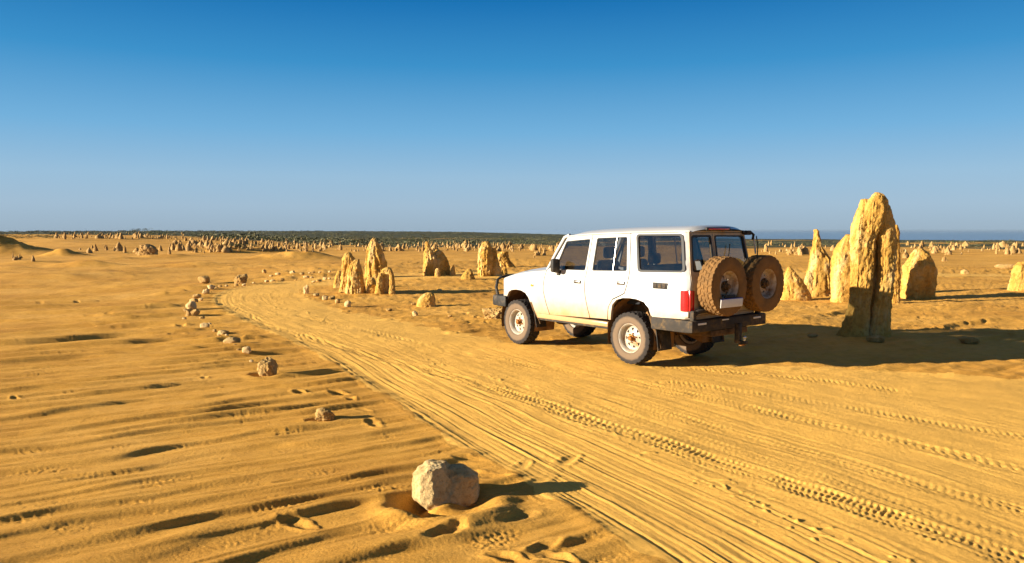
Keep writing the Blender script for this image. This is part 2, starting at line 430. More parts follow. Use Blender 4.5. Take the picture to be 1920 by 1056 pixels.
def plain(name, col, rough=.6, metal=0, spec=.5, vary=.0, vscale=20, dust=None, coat=0):
    m, N, L, b = mat(name)
    b.inputs['Roughness'].default_value = rough; b.inputs['Metallic'].default_value = metal
    b.inputs['Specular IOR Level'].default_value = spec; b.inputs['Coat Weight'].default_value = coat
    tc = N.new('ShaderNodeTexCoord'); P = tc.outputs['Object']
    n = noise_node(N, L, vscale, 5, .65, P)
    lo = tuple(c * (1 - vary) for c in col); hi = tuple(min(1, c * (1 + vary)) for c in col)
    c = ramp(N, L, n.outputs[0], [(.3, lo), (.7, hi)]).outputs[0]
    if dust:
        amt, dcol, sc = dust
        d = noise_node(N, L, sc, 6, .7, P)
        c = mixc(N, L, ramp(N, L, d.outputs[0], [(.62 - amt * .5, (0, 0, 0)), (.82 - amt * .4, (1, 1, 1))]).outputs[0], c, dcol)
    L.new(c, b.inputs['Base Color'])
    return m

DUST = (.50, .28, .085)

# ------------------------------------------------------------------ mesh helpers
def link(o, parent=None):
    C.objects.link(o)
    if parent is not None: o.parent = parent
    return o

def shade(me, angle=None):
    me.polygons.foreach_set('use_smooth', np.ones(len(me.polygons), bool))
    if angle is not None: me.set_sharp_from_angle(angle=R(angle))
    me.update()

def mesh(name, verts, faces, m, angle=40):
    me = bpy.data.meshes.new(name); me.from_pydata([tuple(map(float, v)) for v in verts], [], [tuple(map(int, f)) for f in faces])
    if m: me.materials.append(m)
    shade(me, angle); return me

def obj(name, me, parent=None, loc=None, rot=None):
    o = bpy.data.objects.new(name, me)
    if loc: o.location = loc
    if rot: o.rotation_euler = rot
    return link(o, parent)

def fast_mesh(name, V, F, m, smooth=True):
    me = bpy.data.meshes.new(name); k = F.shape[1]
    me.vertices.add(len(V)); me.vertices.foreach_set('co', np.ascontiguousarray(V, np.float32).ravel())
    me.loops.add(F.size); me.loops.foreach_set('vertex_index', np.ascontiguousarray(F, np.int32).ravel())
    me.polygons.add(len(F)); me.polygons.foreach_set('loop_start', np.arange(0, F.size, k, dtype=np.int32))
    if smooth: me.polygons.foreach_set('use_smooth', np.ones(len(F), bool))
    me.materials.append(m); me.update(calc_edges=True)
    return me

def tag(o, label=None, cat=None, group=None, kind=None):
    for k, v in (('label', label), ('category', cat), ('group', group), ('kind', kind)):
        if v: o[k] = v
    return o

# ------------------------------------------------------------------ the land: one sheet, the driven track cut out as its own piece
def build_land():
    a_in = np.linspace(-R(39), R(39), 1120)
    a_out = np.linspace(R(39), 2 * math.pi - R(39), 70)[1:-1]
    ang = np.concatenate([a_in, a_out]); ang.sort()
    ang = np.concatenate([a_in, a_out])                             # heading from +y, clockwise; the last column joins the first
    r = [.05, 1.0, 2.0, 2.8, 3.4, 3.8, 4.05]
    r = np.array(r + list(1 / np.linspace(1 / 4.2, 1 / 46, 560)) + list(46 * np.exp(np.arange(1, 138) * .0092)))
    r = np.concatenate([r, np.exp(np.linspace(math.log(r[-1]), math.log(3200), 90)[1:])])
    A, Rr = np.meshgrid(ang, r)
    x = (np.sin(A) * Rr).astype(np.float32).ravel(); y = (np.cos(A) * Rr).astype(np.float32).ravel()
    z = macro(x, y)
    near = Rr.ravel() < 71
    z[near] += micro(x[near], y[near])
    nr, nc = len(r), len(ang)
    idx = np.arange(nr * nc, dtype=np.int32).reshape(nr, nc)
    nxt = np.roll(idx, -1, axis=1)
    F = np.stack([idx[:-1], idx[1:], nxt[1:], nxt[:-1]], -1).reshape(-1, 4)[:, ::-1]
    V = np.stack([x, y, z], -1)
    # where heath covers the sand
    rr = Rr.ravel(); pxa = 960 + FPX * x / np.maximum(y, .1)
    edge = np.interp(pxa, [-400, 0, 60, 330, 420, 640, 1060, 1420, 1920, 2500], [150, 170, 205, 215, 140, 118, 120, 128, 132, 150])
    edge = np.where(y > 0, edge, 300)
    nz = perlin(x / 26, y / 26, 71) * 34 + perlin(x / 7, y / 7, 72) * 16
    cover = sstep(-12, 12, rr + nz - edge)
    patch = sstep(.34, .44, perlin(x / 60, y / 45, 73)) * sstep(420, 260, rr)
    cover = cover * (1 - patch)
    fx = x[F].mean(1); fy = y[F].mean(1); fr = np.hypot(fx, fy)
    on = np.zeros(len(F), bool)
    m = fr < 75
    on[m] = track_masks(fx[m], fy[m])[3] > .5
    for name, sel, mt in (('ground', ~on, M_SAND), ('sand_track', on, M_TRACK)):
        f = F[sel]; u, inv = np.unique(f, return_inverse=True)
        me = fast_mesh(name, V[u], inv.reshape(f.shape).astype(np.int32), mt)
        at = me.attributes.new('cover', 'FLOAT', 'POINT'); at.data.foreach_set('value', cover[u].astype(np.float32))
        tag(obj(name, me), kind='structure')
    return cover

build_land()

# sea beyond the coastal plain
def build_sea():
    m, N, L, b = mat('sea_water')
    b.inputs['Base Color'].default_value = (.15, .21, .29, 1); b.inputs['Roughness'].default_value = .30
    b.inputs['Specular IOR Level'].default_value = .5
    tc = N.new('ShaderNodeTexCoord'); n = noise_node(N, L, .02, 6, .7, tc.outputs['Object'])
    L.new(bump(N, L, n.outputs[0], .5, 3.0), b.inputs['Normal'])
    ys = [1500, 3000, 6000, 12000, 25000, 45000, 60000]
    V = []; F = []
    for k, y in enumerate(ys):
        for j in range(9): V.append((y * (.12 + 1.2 * j / 8), y, -38))
    for k in range(len(ys) - 1):
        for j in range(8): F.append((k * 9 + j, k * 9 + j + 1, (k + 1) * 9 + j + 1, (k + 1) * 9 + j))
    tag(obj('sea', mesh('sea', V, F, m)), kind='structure')
build_sea()

# ------------------------------------------------------------------ rocks
def rock_mesh(name, seed, sx, sy, sz, m, sub=4, planes=14, rough=.05, cuts=None, sink=.32):
    """broken lump: a ball trimmed by random planes, roughened; base cut flat below the sand"""
    rng = np.random.RandomState(seed)
    bm = bmesh.new(); bmesh.ops.create_icosphere(bm, subdivisions=sub, radius=1)
    P = np.array([v.co[:] for v in bm.verts]); P /= np.linalg.norm(P, axis=1)[:, None]
    n = rng.normal(size=(planes, 3)); n /= np.linalg.norm(n, axis=1)[:, None]
    d = rng.uniform(.62, .95, planes)
    if cuts is not None:
        n = np.array([c_[:3] for c_ in cuts], float); n /= np.linalg.norm(n, axis=1)[:, None]; d = np.array([c_[3] for c_ in cuts])
    dots = P @ n.T
    rr = np.min(np.where(dots > .05, d / np.maximum(dots, .05), 9), axis=1)
    rr = np.minimum(rr, 1.12)
    nz = fbm3(P * 1.6, 4, seed) * (.10 if cuts is None else .035) + fbm3(P * 5, 3, seed + 9) * rough
    pw = 4.5 if cuts is not None else 2.6
    sq = np.minimum((np.abs(P) ** pw).sum(1) ** (-1 / pw), 1.3)
    rr = np.minimum(rr * 1.12, sq) if cuts is not None else np.minimum(rr, 1.0) * sq
    P = P * (rr * (1 + nz))[:, None]
    P *= np.array([sx, sy, sz])
    P[:, 2] += sz * (1 - sink)
    for v, p in zip(bm.verts, P): v.co = p
    me = bpy.data.meshes.new(name); bm.to_mesh(me); bm.free(); me.materials.append(m)
    shade(me, 38); return me

def stone(px, py, wpx, hpx, m, label, seed, group=None, depth=.8, cat='stone', name='stone', sub=3, rough=.05, rot=0.0, cuts=None):
    x, y = flat(px, py); k = y / FPX
    sx = wpx * k / 2; sz = hpx * k / 1.72
    me = rock_mesh(name, seed, sx, sx * depth, sz, m, sub, 12 + seed % 5, rough, cuts)
    o = obj(name, me, None, (x, y + sx * depth * .6, land1(x, y + sx * depth * .6) - .03 * sz), (0, 0, rot))
    return tag(o, label, cat, group)

def build_boulder():
    x, y = BOULDER; bm = bmesh.new()
    lumps = [(41, (.160, .17, .172), (-.085, -.02, 0), [(-.95, -.30, .15, .90), (-.70, -.70, .1, .88), (-.1, -.97, .2, .80), (.55, -.80, .25, .70), (.8, -.2, .5, .80), (-.55, -.2, .85, .86), (.1, -.25, .97, .92), (0, .95, .3, .85), (-.6, .7, .3, .85), (-.6, -.4, -.7, .9)]),
             (57, (.170, .16, .148), (.090, .035, 0), [(.35, -.92, .12, .72), (-.25, -.85, .45, .70), (.80, -.55, .20, .80), (.95, .05, .15, .88), (.30, -.35, .88, .80), (.65, .1, .75, .84), (-.2, .1, .97, .90), (0, .95, .3, .85)])]
    for sd, dim, off, cuts in lumps:
        me = rock_mesh('lump', sd, dim[0], dim[1], dim[2], M_PALE, 5, 14, .045, cuts, .30)
        me.transform(Matrix.Translation(off)); bm.from_mesh(me); bpy.data.meshes.remove(me)
    me = bpy.data.meshes.new('boulder'); bm.to_mesh(me); bm.free(); me.materials.append(M_PALE); shade(me, 40)
    o = obj('boulder', me, None, (x, y + .12, land1(x, y + .12) + .03))
    tag(o, 'large pale cream boulder alone on the sand beside the track, closest to the viewer', 'boulder')
build_boulder()
EL = 'stones lining the outer edge of the track'
stone(498, 704, 38, 36, M_TAN, 'upright pitted tan stone with a long shadow on the outer track edge', 21, EL, sub=4, rough=.12)
stone(606, 786, 38, 24, M_TAN, 'crumbly tan stone lying between the big pale boulder and the upright pitted stone', 22, EL, sub=4, rough=.13)
stone(462, 667, 19, 15, M_PALE, 'small whitish wedge stone just beyond the upright pitted stone', 23, EL)
stone(434, 646, 34, 15, M_TAN, 'low slanting tan slab beyond the small whitish wedge stone', 24, EL)
stone(416, 627, 22, 10, M_TAN, 'low dark topped stone between the slanting slab and the pale stone farther along', 25, EL)
stone(384, 615, 19, 12, M_PALE, 'pale angular stone before the tight heap of stones on the bend', 26, EL)
stone(378, 601, 12, 6, M_TAN, 'small brown stone at the foot of the heap on the bend', 27, EL)
for k, (a, b_, w, h_) in enumerate([(345, 600, 9, 5), (371, 586, 9, 6), (392, 609, 9, 5), (401, 621, 10, 5), (425, 637, 10, 6), (447, 656, 9, 5), (471, 681, 9, 5), (487, 690, 8, 5), (376, 563, 9, 6), (389, 549, 8, 6), (399, 541, 9, 5), (412, 539, 8, 5), (424, 538, 7, 4), (347, 584, 9, 6), (410, 634, 7, 4), (440, 652, 7, 4)]):
    stone(a, b_, w, h_, M_TAN if k % 2 else M_PALE, 'little filler stone in the outer row between the bend heap and the upright pitted stone', 140 + k, EL, sub=2)
HP = 'heap of stones on the bend of the track'
stone(353, 591, 15, 17, M_TAN, 'tan stone at the near outer side of the heap on the bend', 28, HP)
stone(364, 594, 17, 15, M_TAN, 'brown rounded stone at the near inner side of the heap on the bend', 29, HP)
stone(356, 580, 20, 16, M_PALE, 'pale stone in the middle of the heap on the bend', 30, HP)
stone(361, 569, 18, 14, M_TAN, 'tan stone at the far end of the heap on the bend', 31, HP)
stone(368, 560, 16, 10, M_TAN, 'dark brown stone behind the heap on the bend', 32, HP)
stone(384, 552, 14, 11, M_PALE, 'pale upright stone after the heap on the bend', 33, EL)
stone(394, 545, 14, 9, M_PALE, 'whitish stone next to the upright one after the bend heap', 34, EL)
stone(404, 543, 10, 6, M_TAN, 'last small stone of the outer row where the track turns away', 35, EL)
stone(380, 531, 21, 15, M_TAN, 'squat tan rock with a knob standing off the track beyond the bend', 36, None, .8, 'rock', 'rock', 4, .1)
stone(450, 534, 25, 20, M_TAN, 'ragged tan rock stump where the track turns behind the pinnacles', 37, None, .8, 'rock', 'rock', 4, .14)
FR = 'pebbly stones along the far bend of the track'
rs = np.random.RandomState(44)
far_row = [(443, 537, 8, 5), (457, 537, 8, 6), (475, 532, 6, 4), (495, 513, 9, 8), (499, 529, 9, 6), (511, 528, 13, 6), (528, 527, 10, 6), (508, 519, 8, 4), (520, 517, 12, 5), (527, 519, 8, 4), (548, 516, 14, 8), (550, 521, 7, 4),
           (566, 521, 10, 5), (574, 523, 12, 5), (580, 515, 6, 4), (587, 515, 7, 5), (600, 514, 6, 4), (618, 514, 6, 4), (555, 527, 5, 3), (584, 524, 8, 4), (608, 527, 10, 6), (597, 530, 12, 5), (588, 531, 8, 4), (618, 526, 6, 4)]
for k, (a, b_, w, h_) in enumerate(far_row):
    stone(a, b_, w, h_, M_PALE if k % 3 else M_TAN, 'small stone in the scattered row along the far side of the track bend', 50 + k, FR, sub=2)
IN = 'stones on the inner side of the track bend'
stone(573, 552, 11, 19, M_PALE, 'pale knobbly standing stone at the inner corner of the track bend', 81, IN, sub=3, rough=.15)
stone(592, 556, 12, 6, M_TAN, 'low brown stone between the knobbly standing stone and the white pair', 82, IN)
stone(609, 561, 13, 9, M_PALE, 'white stone of the touching pair on the inner track edge', 83, IN)
stone(621, 560, 13, 9, M_TAN, 'brown stone of the touching pair on the inner track edge', 84, IN)
stone(632, 566, 11, 8, M_TAN, 'dark round stone between the touching pair and the white wedge', 85, IN)
stone(652, 575, 13, 12, M_PALE, 'bright white wedge stone at the inner track edge below the twin pinnacle', 86, IN)
stone(778, 592, 12, 11, M_PALE, 'white angular stone on the sand below the flat topped stump', 87, None)
stone(728, 582, 14, 5, M_TAN, 'flat half buried stone between white wedge and white angular stone', 88, None)
stone(775, 572, 9, 5, M_TAN, 'small tan chip at the foot of the flat topped stump', 89, None)
stone(824, 548, 9, 6, M_PALE, 'small pale stone with a thin shadow beyond the flat topped stump', 90, None)
stone(844, 594, 9, 4, M_TAN, 'tiny dark stone between the stump and the crumbly mound', 91, None)
stone(1821, 646, 36, 16, M_TAN, 'flat grey brown stone lying in the long shadow of the car', 92, None, .7, 'stone', 'stone', 3, .08)
stone(1645, 643, 38, 13, M_TAN, 'low slab at the foot of the tallest pinnacle in the car shadow', 93, None, .6, 'stone', 'stone', 3, .08)
stone(1526, 633, 22, 8, M_TAN, 'small slab lying in shadow between the car and the tallest pinnacle', 94, None, .7)
stone(1810, 514, 14, 9, M_TAN, 'small pale rock alone on open sand beyond the rounded pinnacle', 95, None)
stone(1893, 505, 46, 10, M_TAN, 'long low rock ledge beside the pinnacle cut by the picture edge', 96, None, .5)
stone(926, 600, 50, 24, M_TAN, 'crumbly tan mound of rubble in front of the bull bar', 97, None, .7, 'rock', 'rubble_mound', 5, .22)

# ------------------------------------------------------------------ pinnacles
def lobe_mesh(rows, k, ybase, x0, seed, depth=.7, yoff=0.0, amp=.06, seg=72, nrow=64, flute=.10, sink=.25):
    """rows: (v, left, right) in picture units top to bottom; k: metres per unit"""
    rows = sorted(rows)
    vv = np.array([r[0] for r in rows], float); l = np.array([r[1] for r in rows], float); r_ = np.array([r[2] for r in rows], float)
    z = (ybase - vv) * k; c = ((l + r_) / 2 - x0) * k; hw = (r_ - l) / 2 * k
    z = z[::-1]; c = c[::-1]; hw = hw[::-1]
    zz = np.concatenate([[-sink], np.linspace(0, z[-1], nrow)])
    C_ = np.interp(zz, z, c); W_ = np.interp(zz, z, hw)
    kern = np.array([.2, .6, .2]); 
    for _ in range(1): C_[1:-1] = np.convolve(C_, kern, 'valid'); W_[1:-1] = np.convolve(W_, kern, 'valid')
    D_ = W_.copy()
    for _ in range(10): D_[1:-1] = np.convolve(D_, [.25, .5, .25], 'valid')
    a = np.linspace(0, 2 * math.pi, seg, endpoint=False)
    A, Z = np.meshgrid(a, zz)
    W = W_[:, None]; D = D_[:, None] * depth
    ca, sa = np.cos(A), np.sin(A)
    e = .82
    ux = np.sign(ca) * np.abs(ca) ** e; uy = np.sign(sa) * np.abs(sa) ** e
    H = max(z[-1], .05)
    q = np.stack([np.cos(A) * 1.3, np.sin(A) * 1.3, Z / H * 1.1], -1)
    q = q + .35 * np.stack([perlin3(q * 2.2, seed + 40), perlin3(q * 2.2, seed + 41), 0 * A], -1)
    fl = fbm3(q * np.array([1.5, 1.5, .8]), 3, seed, True)
    rad = 1 + flute * (fl - .55) * np.minimum(1, (1.15 - Z / H) * 3)
    X = C_[:, None] + W * ux * (1 + (rad - 1) * .6); Y = D * uy * rad + yoff
    Pp = np.stack([X, Y, Z], -1)
    s = max(.25, W_.max())
    nb = fbm3(Pp / (s * .55), 4, seed + 5) * amp * s * 1.0 + (0 if seg < 30 else fbm3(Pp / .07, 2, seed + 23) * .011 * min(1, s * 2)) + (fbm3(Pp / (s * .22) * np.array([1, 1, .6]), 3, seed + 11, True) - .6) * amp * s * .38
    Pp[..., 0] += nb * np.cos(A); Pp[..., 1] += nb * np.sin(A); Pp[..., 2] += np.where(Z > .15, 1, 0) * fbm3(Pp / (s * .3), 2, seed + 17) * amp * s * .5
    V = Pp.reshape(-1, 3).tolist(); n = len(zz); F = []
    for i in range(n - 1):
        for j in range(seg):
            j2 = (j + 1) % seg
            F.append((i * seg + j, i * seg + j2, (i + 1) * seg + j2, (i + 1) * seg + j))
    top = np.mean(Pp[-1], axis=0); V.append((top[0], top[1], top[2] + .02 * s)); t = len(V) - 1
    for j in range(seg): F.append(((n - 1) * seg + j, (n - 1) * seg + (j + 1) % seg, t))
    return V, F

def pinnacle(label, base, lobes, conv, seed, name='pinnacle', m=None, group='limestone pinnacles standing near the track', depth=.7, amp=.06, seg=72, nrow=60, flute=.10):
    """lobes: list of (rows, yoff, depth) traced in a crop; conv maps crop to photograph; base in photograph px"""
    ox, oy, sc = conv
    bx, by = base
    x, y = flat(bx, by); k = y / FPX
    V, F = [], []
    dm = 0
    for i, lb in enumerate(lobes):
        rows, yo, dp = (lb + (0.0, depth))[:3] if isinstance(lb, tuple) else (lb, 0.0, depth)
        rows = [(oy + v / sc, ox + l / sc, ox + r / sc) for v, l, r in rows]
        dm = max(dm, max(r - l for _, l, r in rows) / 2 * k * dp)
        v_, f_ = lobe_mesh(rows, k, by, bx, seed + i * 31, dp, yo, amp, seg, nrow, flute)
        o_ = len(V); V += v_; F += [tuple(j + o_ for j in f) for f in f_]
    me = mesh(name, V, F, m or M_PIN, 50)
    o = obj(name, me, None, (x, y + dm * .8, land1(x, y + dm * .8) - .02))
    return tag(o, label, 'pinnacle', group)

c8 = (1540, 340, 3.406); c4 = (1420, 340, 3.106); c5 = (560, 420, 4.571)
pinnacle('tallest golden limestone pinnacle with a deep vertical groove, behind the rear of the car', (1622, 632), [
    ([(64, 322, 350), (72, 308, 374), (84, 304, 386), (112, 296, 400), (150, 290, 414), (190, 296, 424), (230, 306, 437), (270, 318, 451), (320, 338, 462), (400, 352, 466), (500, 356, 463), (600, 356, 458), (700, 350, 451), (780, 335, 444), (850, 320, 441), (1000, 300, 440)], -.135, .62),
    ([(106, 250, 284), (118, 240, 296), (140, 234, 322), (160, 228, 334), (190, 214, 338), (230, 200, 338), (270, 189, 336), (320, 184, 332), (400, 186, 322), (500, 188, 318), (600, 190, 316), (700, 190, 312), (780, 185, 308), (850, 170, 302), (920, 150, 300), (960, 128, 300), (1000, 100, 300)], -.10, .74),
    ([(86, 300, 360), (120, 272, 372), (150, 258, 378), (230, 250, 374), (300, 256, 350), (350, 258, 330), (420, 256, 322), (600, 240, 314), (760, 236, 304), (900, 224, 300)], -.17, .85),
    ([(300, 330, 380), (420, 330, 395), (800, 320, 400), (1000, 300, 400)], .04, .7)], c8, 101, amp=.085, seg=110, nrow=110, flute=.09)
pinnacle('broad smooth pinnacle standing close behind the tallest one, half hidden by it', (1592, 566), [[(330, 170, 235), (380, 130, 245), (440, 97, 255), (500, 82, 255), (600, 80, 255), (680, 84, 255), (765, 88, 255)]], c8, 111, amp=.075, flute=.08)
pinnacle('thin leaning limestone slab just beyond the tallest pinnacle', (1680, 569), [[(272, 463, 480), (320, 458, 490), (400, 455, 495), (500, 452, 499), (640, 450, 505), (780, 448, 508)]], c8, 112, amp=.08)
pinnacle('spire with a narrow finger on top between the spare wheels and the tallest pinnacle', (1541, 554), [
    [(266, 338, 353), (300, 338, 372), (350, 338, 380), (366, 334, 384), (385, 330, 396), (420, 325, 420), (450, 320, 436), (520, 312, 441), (600, 300, 446), (665, 288, 452)], ([(510, 300, 320), (560, 285, 335), (660, 278, 345)], -.1, .8)], c4, 113, amp=.075, flute=.10)
pinnacle('low pointed pinnacle right behind the spare wheels of the car', (1496, 561), [[(490, 194, 206), (520, 180, 230), (560, 168, 266), (600, 160, 296), (640, 155, 316), (686, 148, 326)]], c4, 114)
pinnacle('rounded broad pinnacle standing apart on the open sand beyond the tallest one', (1730, 560), [[(388, 945, 982), (400, 930, 998), (420, 918, 1010), (440, 908, 1022), (470, 890, 1045), (500, 882, 1052), (560, 877, 1056), (620, 871, 1056), (685, 866, 1053)]], c4, 115, amp=.085, flute=.10)
pinnacle('golden pinnacle cut off by the edge of the picture', (1926, 549), [[(475, 1545, 1600), (500, 1528, 1625), (540, 1518, 1640), (600, 1510, 1650), (648, 1497, 1664)]], c4, 116)
pinnacle('twin peaked pinnacle with a dark hollow, nearest to the bend of the track', (656, 551), [
    ([(245, 396, 428), (262, 380, 440), (290, 370, 462), (320, 364, 476), (360, 362, 478), (420, 356, 470), (500, 346, 455), (600, 330, 450)], .12, .75),
    ([(305, 482, 510), (330, 458, 520), (370, 436, 530), (430, 420, 541), (520, 412, 551), (600, 405, 560)], -.08, .8)], c5, 121, amp=.09, flute=.16)
pinnacle('low stub at the outer foot of the twin peaked pinnacle', (630, 543), [[(410, 335, 352), (440, 318, 358), (500, 303, 362), (565, 290, 368)]], c5, 122, nrow=30, seg=40)
pinnacle('tall pointed pinnacle standing behind the twin peaked one', (703, 524), [[(128, 635, 645), (150, 621, 660), (180, 606, 680), (210, 596, 696), (250, 584, 712), (300, 576, 726), (350, 571, 738), (420, 568, 743), (475, 564, 746)]], c5, 123, amp=.08, flute=.18)
pinnacle('rounded arch shaped pinnacle in front of the tall pointed one', (722, 552), [
    ([(372, 735, 765), (390, 708, 785), (420, 692, 800), (460, 677, 808), (520, 664, 812), (605, 652, 815)], .1, .6),
    ([(395, 765, 790), (430, 775, 806), (480, 780, 815), (605, 770, 828)], -.12, 1.0), ([(420, 690, 715), (480, 672, 725), (605, 650, 730)], -.12, 1.0)], c5, 124, amp=.07, flute=.12)
pinnacle('small pale lump at the foot of the arch shaped pinnacle', (692, 551), [[(520, 600, 650), (550, 585, 660), (600, 572, 668)]], c5, 125, nrow=24, seg=40)
pinnacle('pale stub between the twin peaked and the arch shaped pinnacle', (694, 540), [[(470, 590, 640), (500, 575, 655), (550, 570, 660)]], c5, 126, nrow=24, seg=40)
pinnacle('broad ragged pinnacle with a thin spire on one side, midway to the car', (818, 521), [
    ([(165, 1092, 1108), (200, 1088, 1116), (235, 1082, 1135), (270, 1075, 1160), (320, 1072, 1180), (380, 1070, 1185), (462, 1068, 1175)], -.1, .7),
    ([(235, 1172, 1205), (260, 1152, 1230), (300, 1132, 1255), (350, 1122, 1275), (400, 1116, 1286), (462, 1108, 1297)], .12, .7)], c5, 127, amp=.09, flute=.18)
pinnacle('small sharp pinnacle beside the foot of the broad ragged one', (848, 521), [[(368, 1320, 1332), (390, 1310, 1336), (420, 1300, 1340), (462, 1290, 1347)]], c5, 128, nrow=30, seg=40)
pinnacle('short round stub in front of the broad ragged pinnacle', (820, 524), [[(400, 1180, 1200), (415, 1170, 1208), (475, 1164, 1212)]], c5, 129, nrow=24, seg=40)
pinnacle('craggy double pinnacle just beyond the bonnet of the car', (915, 523), [
    ([(170, 1598, 1628), (185, 1575, 1640), (220, 1556, 1648), (270, 1545, 1655), (330, 1540, 1660), (400, 1538, 1655), (470, 1540, 1645)], -.1, .75),
    ([(225, 1662, 1690), (280, 1648, 1698), (340, 1636, 1708), (400, 1630, 1728), (470, 1636, 1742)], .1, .8)], c5, 130, amp=.10, flute=.20)
pinnacle('dark hollowed rock outcrop behind the craggy double pinnacle', (947, 498), [[(222, 1745, 1790), (245, 1700, 1795), (275, 1690, 1800), (310, 1690, 1825), (357, 1690, 1855)]], c5, 131, amp=.12, flute=.1, name='rock_outcrop')
pinnacle('small tan pinnacle right above the bull bar of the car', (947, 519), [[(386, 1755, 1775), (405, 1745, 1785), (455, 1735, 1790)]], c5, 132, nrow=24, seg=40)
pinnacle('low leaning pinnacle on open sand between broad ragged and craggy ones', (879, 529), [[(405, 1455, 1472), (430, 1425, 1488), (460, 1400, 1500), (500, 1385, 1514)]], c5, 133, nrow=30, seg=48)
pinnacle('flat topped limestone stump standing alone near the inner track edge', (797, 575), [[(585, 1095, 1140), (595, 1070, 1155), (615, 1040, 1162), (650, 1018, 1166), (712, 1003, 1168)]], c5, 134, amp=.05, flute=.06, nrow=40)
pinnacle('dark rounded rock mass on the far sand at the foot of the rise', (273, 479), [[(184, 1060, 1078), (190, 1020, 1090), (205, 1016, 1118), (230, 1014, 1132), (262, 1005, 1136)]], (0, 410, 3.91), 135, amp=.12, name='rock_outcrop', m=M_PINFAR)

# ------------------------------------------------------------------ the crowd of far pinnacles
def far_pin_mesh(seed, pal):
    rng = np.random.RandomState(seed)
    h = 1.0; kind = seed % 4
    w = (.26, .40, .20, .5)[kind]
    rows = []
    for t in np.linspace(0, 1, 7):
        prof = (1 - t ** (1.6 + rng.rand() * 1.5)) * .85 + .15 * (1 - t)
        ww = max(.03, w * prof * rng.uniform(.85, 1.12)); c = .18 * w * rng.normal() * t
        rows.append((-t * 100, (c - ww) * 100, (c + ww) * 100))
    V, F = lobe_mesh(rows, .01, 0, 0, seed, rng.uniform(.7, 1.0), 0, .14, 12, 10, .2, .12)
    if kind == 3:
        r2 = [(v * .62, l * .7 + 38, r * .7 + 38) for v, l, r in rows]
        V2, F2 = lobe_mesh(r2, .01, 0, 0, seed + 3, .8, 0, .14, 12, 8, .2, .12)
        n = len(V); V = V + V2; F = F + [tuple(j + n for j in f) for f in F2]
    return V, F
FAR_VF = [far_pin_mesh(200 + s, None) for s in range(12)]
FAR_ME = [mesh('far_pinnacle', v, f, M_PINFAR, 60) for v, f in FAR_VF]
rp = np.random.RandomState(9)
far_list = []
FIELDS = [  # x range, y range of the foot, count, size range, label, group
    (318, 480, 448, 475, 150, 5, 13, 'weathered pinnacle in the crowded field on the slope in front of the dark scrub', 'pinnacles crowded on the slope beside the sandy rise'),
    (470, 640, 452, 472, 160, 4, 9, 'small pinnacle in the crowded field beyond the low crescent dunes', 'pinnacles beyond the crescent dunes'),
    (640, 1062, 457, 472, 260, 4, 9, 'small pinnacle in the dense band between open sand and scrub', 'pinnacles in the band before the scrub'),
    (1425, 1920, 460, 479, 150, 5, 12, 'pale pinnacle in the far field between the sand flat and the coastal heath', 'pinnacles on the far sand toward the sea'),
    (105, 345, 438, 449, 115, 4, 8, 'tiny pinnacle on the crest of the sandy rise under the skyline', 'pinnacles on the crest of the sandy rise'),
    (150, 340, 463, 479, 24, 6, 15, 'slim pinnacle standing at the foot of the sandy rise', 'pinnacles at the foot of the sandy rise'),
    (1, 42, 484, 489, 6, 8, 12, 'dark pinnacle in the little row before the vegetated dune', 'row of pinnacles before the vegetated dune'),
    (985, 1060, 472, 488, 7, 6, 14, 'pinnacle standing on open sand beyond the bonnet of the car', 'pinnacles beyond the bonnet'),
    (870, 960, 462, 474, 16, 8, 14, 'clustered pinnacle behind the craggy double one', 'pinnacles behind the craggy double one'),
]
for (xa, xb, ya, yb, n, ha, hb, lab, grp) in FIELDS:
    for _ in range(n):
        px = rp.uniform(xa, xb); py = ya + (yb - ya) * rp.rand() ** .9
        hp = (ha * .8 + (hb * 1.25 - ha * .8) * rp.rand() ** 2.2) * (.75 + .5 * (py - ya) / (yb - ya + 1e-6))
        if _ % 2 and far_list and grp == far_list[-1][4]: px = min(xb, max(xa, px + .7 * (last - px) + rp.normal() * 8))
        last = px
        if grp.startswith('pinnacles on the far sand') and rp.rand() < .35:
            px = rp.choice([1475, 1740, 1800, 1850, 1890]) + rp.normal() * 16
        x, y = spot(px, py)
        far_list.append((hp, x, y, lab, grp))
# a few that stand out
for px, py, hp, lab in [(1436, 472, 16, 'pale broad pinnacle just above the spare wheel'), (1698, 484, 13, 'pale squat rock between the tallest and the rounded pinnacle'), (1770, 490, 10, 'low pale rock beyond the rounded pinnacle'), (62, 490, 12, 'lone dark stump before the vegetated dune')]:
    x, y = spot(px, py); far_list.append((hp + 30, x, y, lab, None))
far_list.sort(key=lambda t: -t[0])
SV, SF, so = [], [], 0
for i, (hp, x, y, lab, grp) in enumerate(far_list):
    if hp > 30: hp -= 30
    hgt = hp * y / FPX; k = rp.randint(len(FAR_ME)); wd = rp.uniform(.75, 1.35) * hgt; rz = rp.uniform(0, 6.28)
    z = float(macro(np.array([x], np.float32), np.array([y], np.float32))[0]) - .05 * hgt
    if i < 300:
        o = obj('far_pinnacle', FAR_ME[k], None, (x, y, z), (0, 0, rz)); o.scale = (wd, wd, hgt)
        tag(o, lab, 'pinnacle', grp)
    else:
        v = np.array(FAR_VF[k][0]); ca, sa = math.cos(rz), math.sin(rz)
        v = np.stack([(v[:, 0] * ca - v[:, 1] * sa) * wd + x, (v[:, 0] * sa + v[:, 1] * ca) * wd + y, v[:, 2] * hgt + z], -1)
        SV.append(v); SF += [tuple(j + so for j in f) for f in FAR_VF[k][1]]; so += len(v)
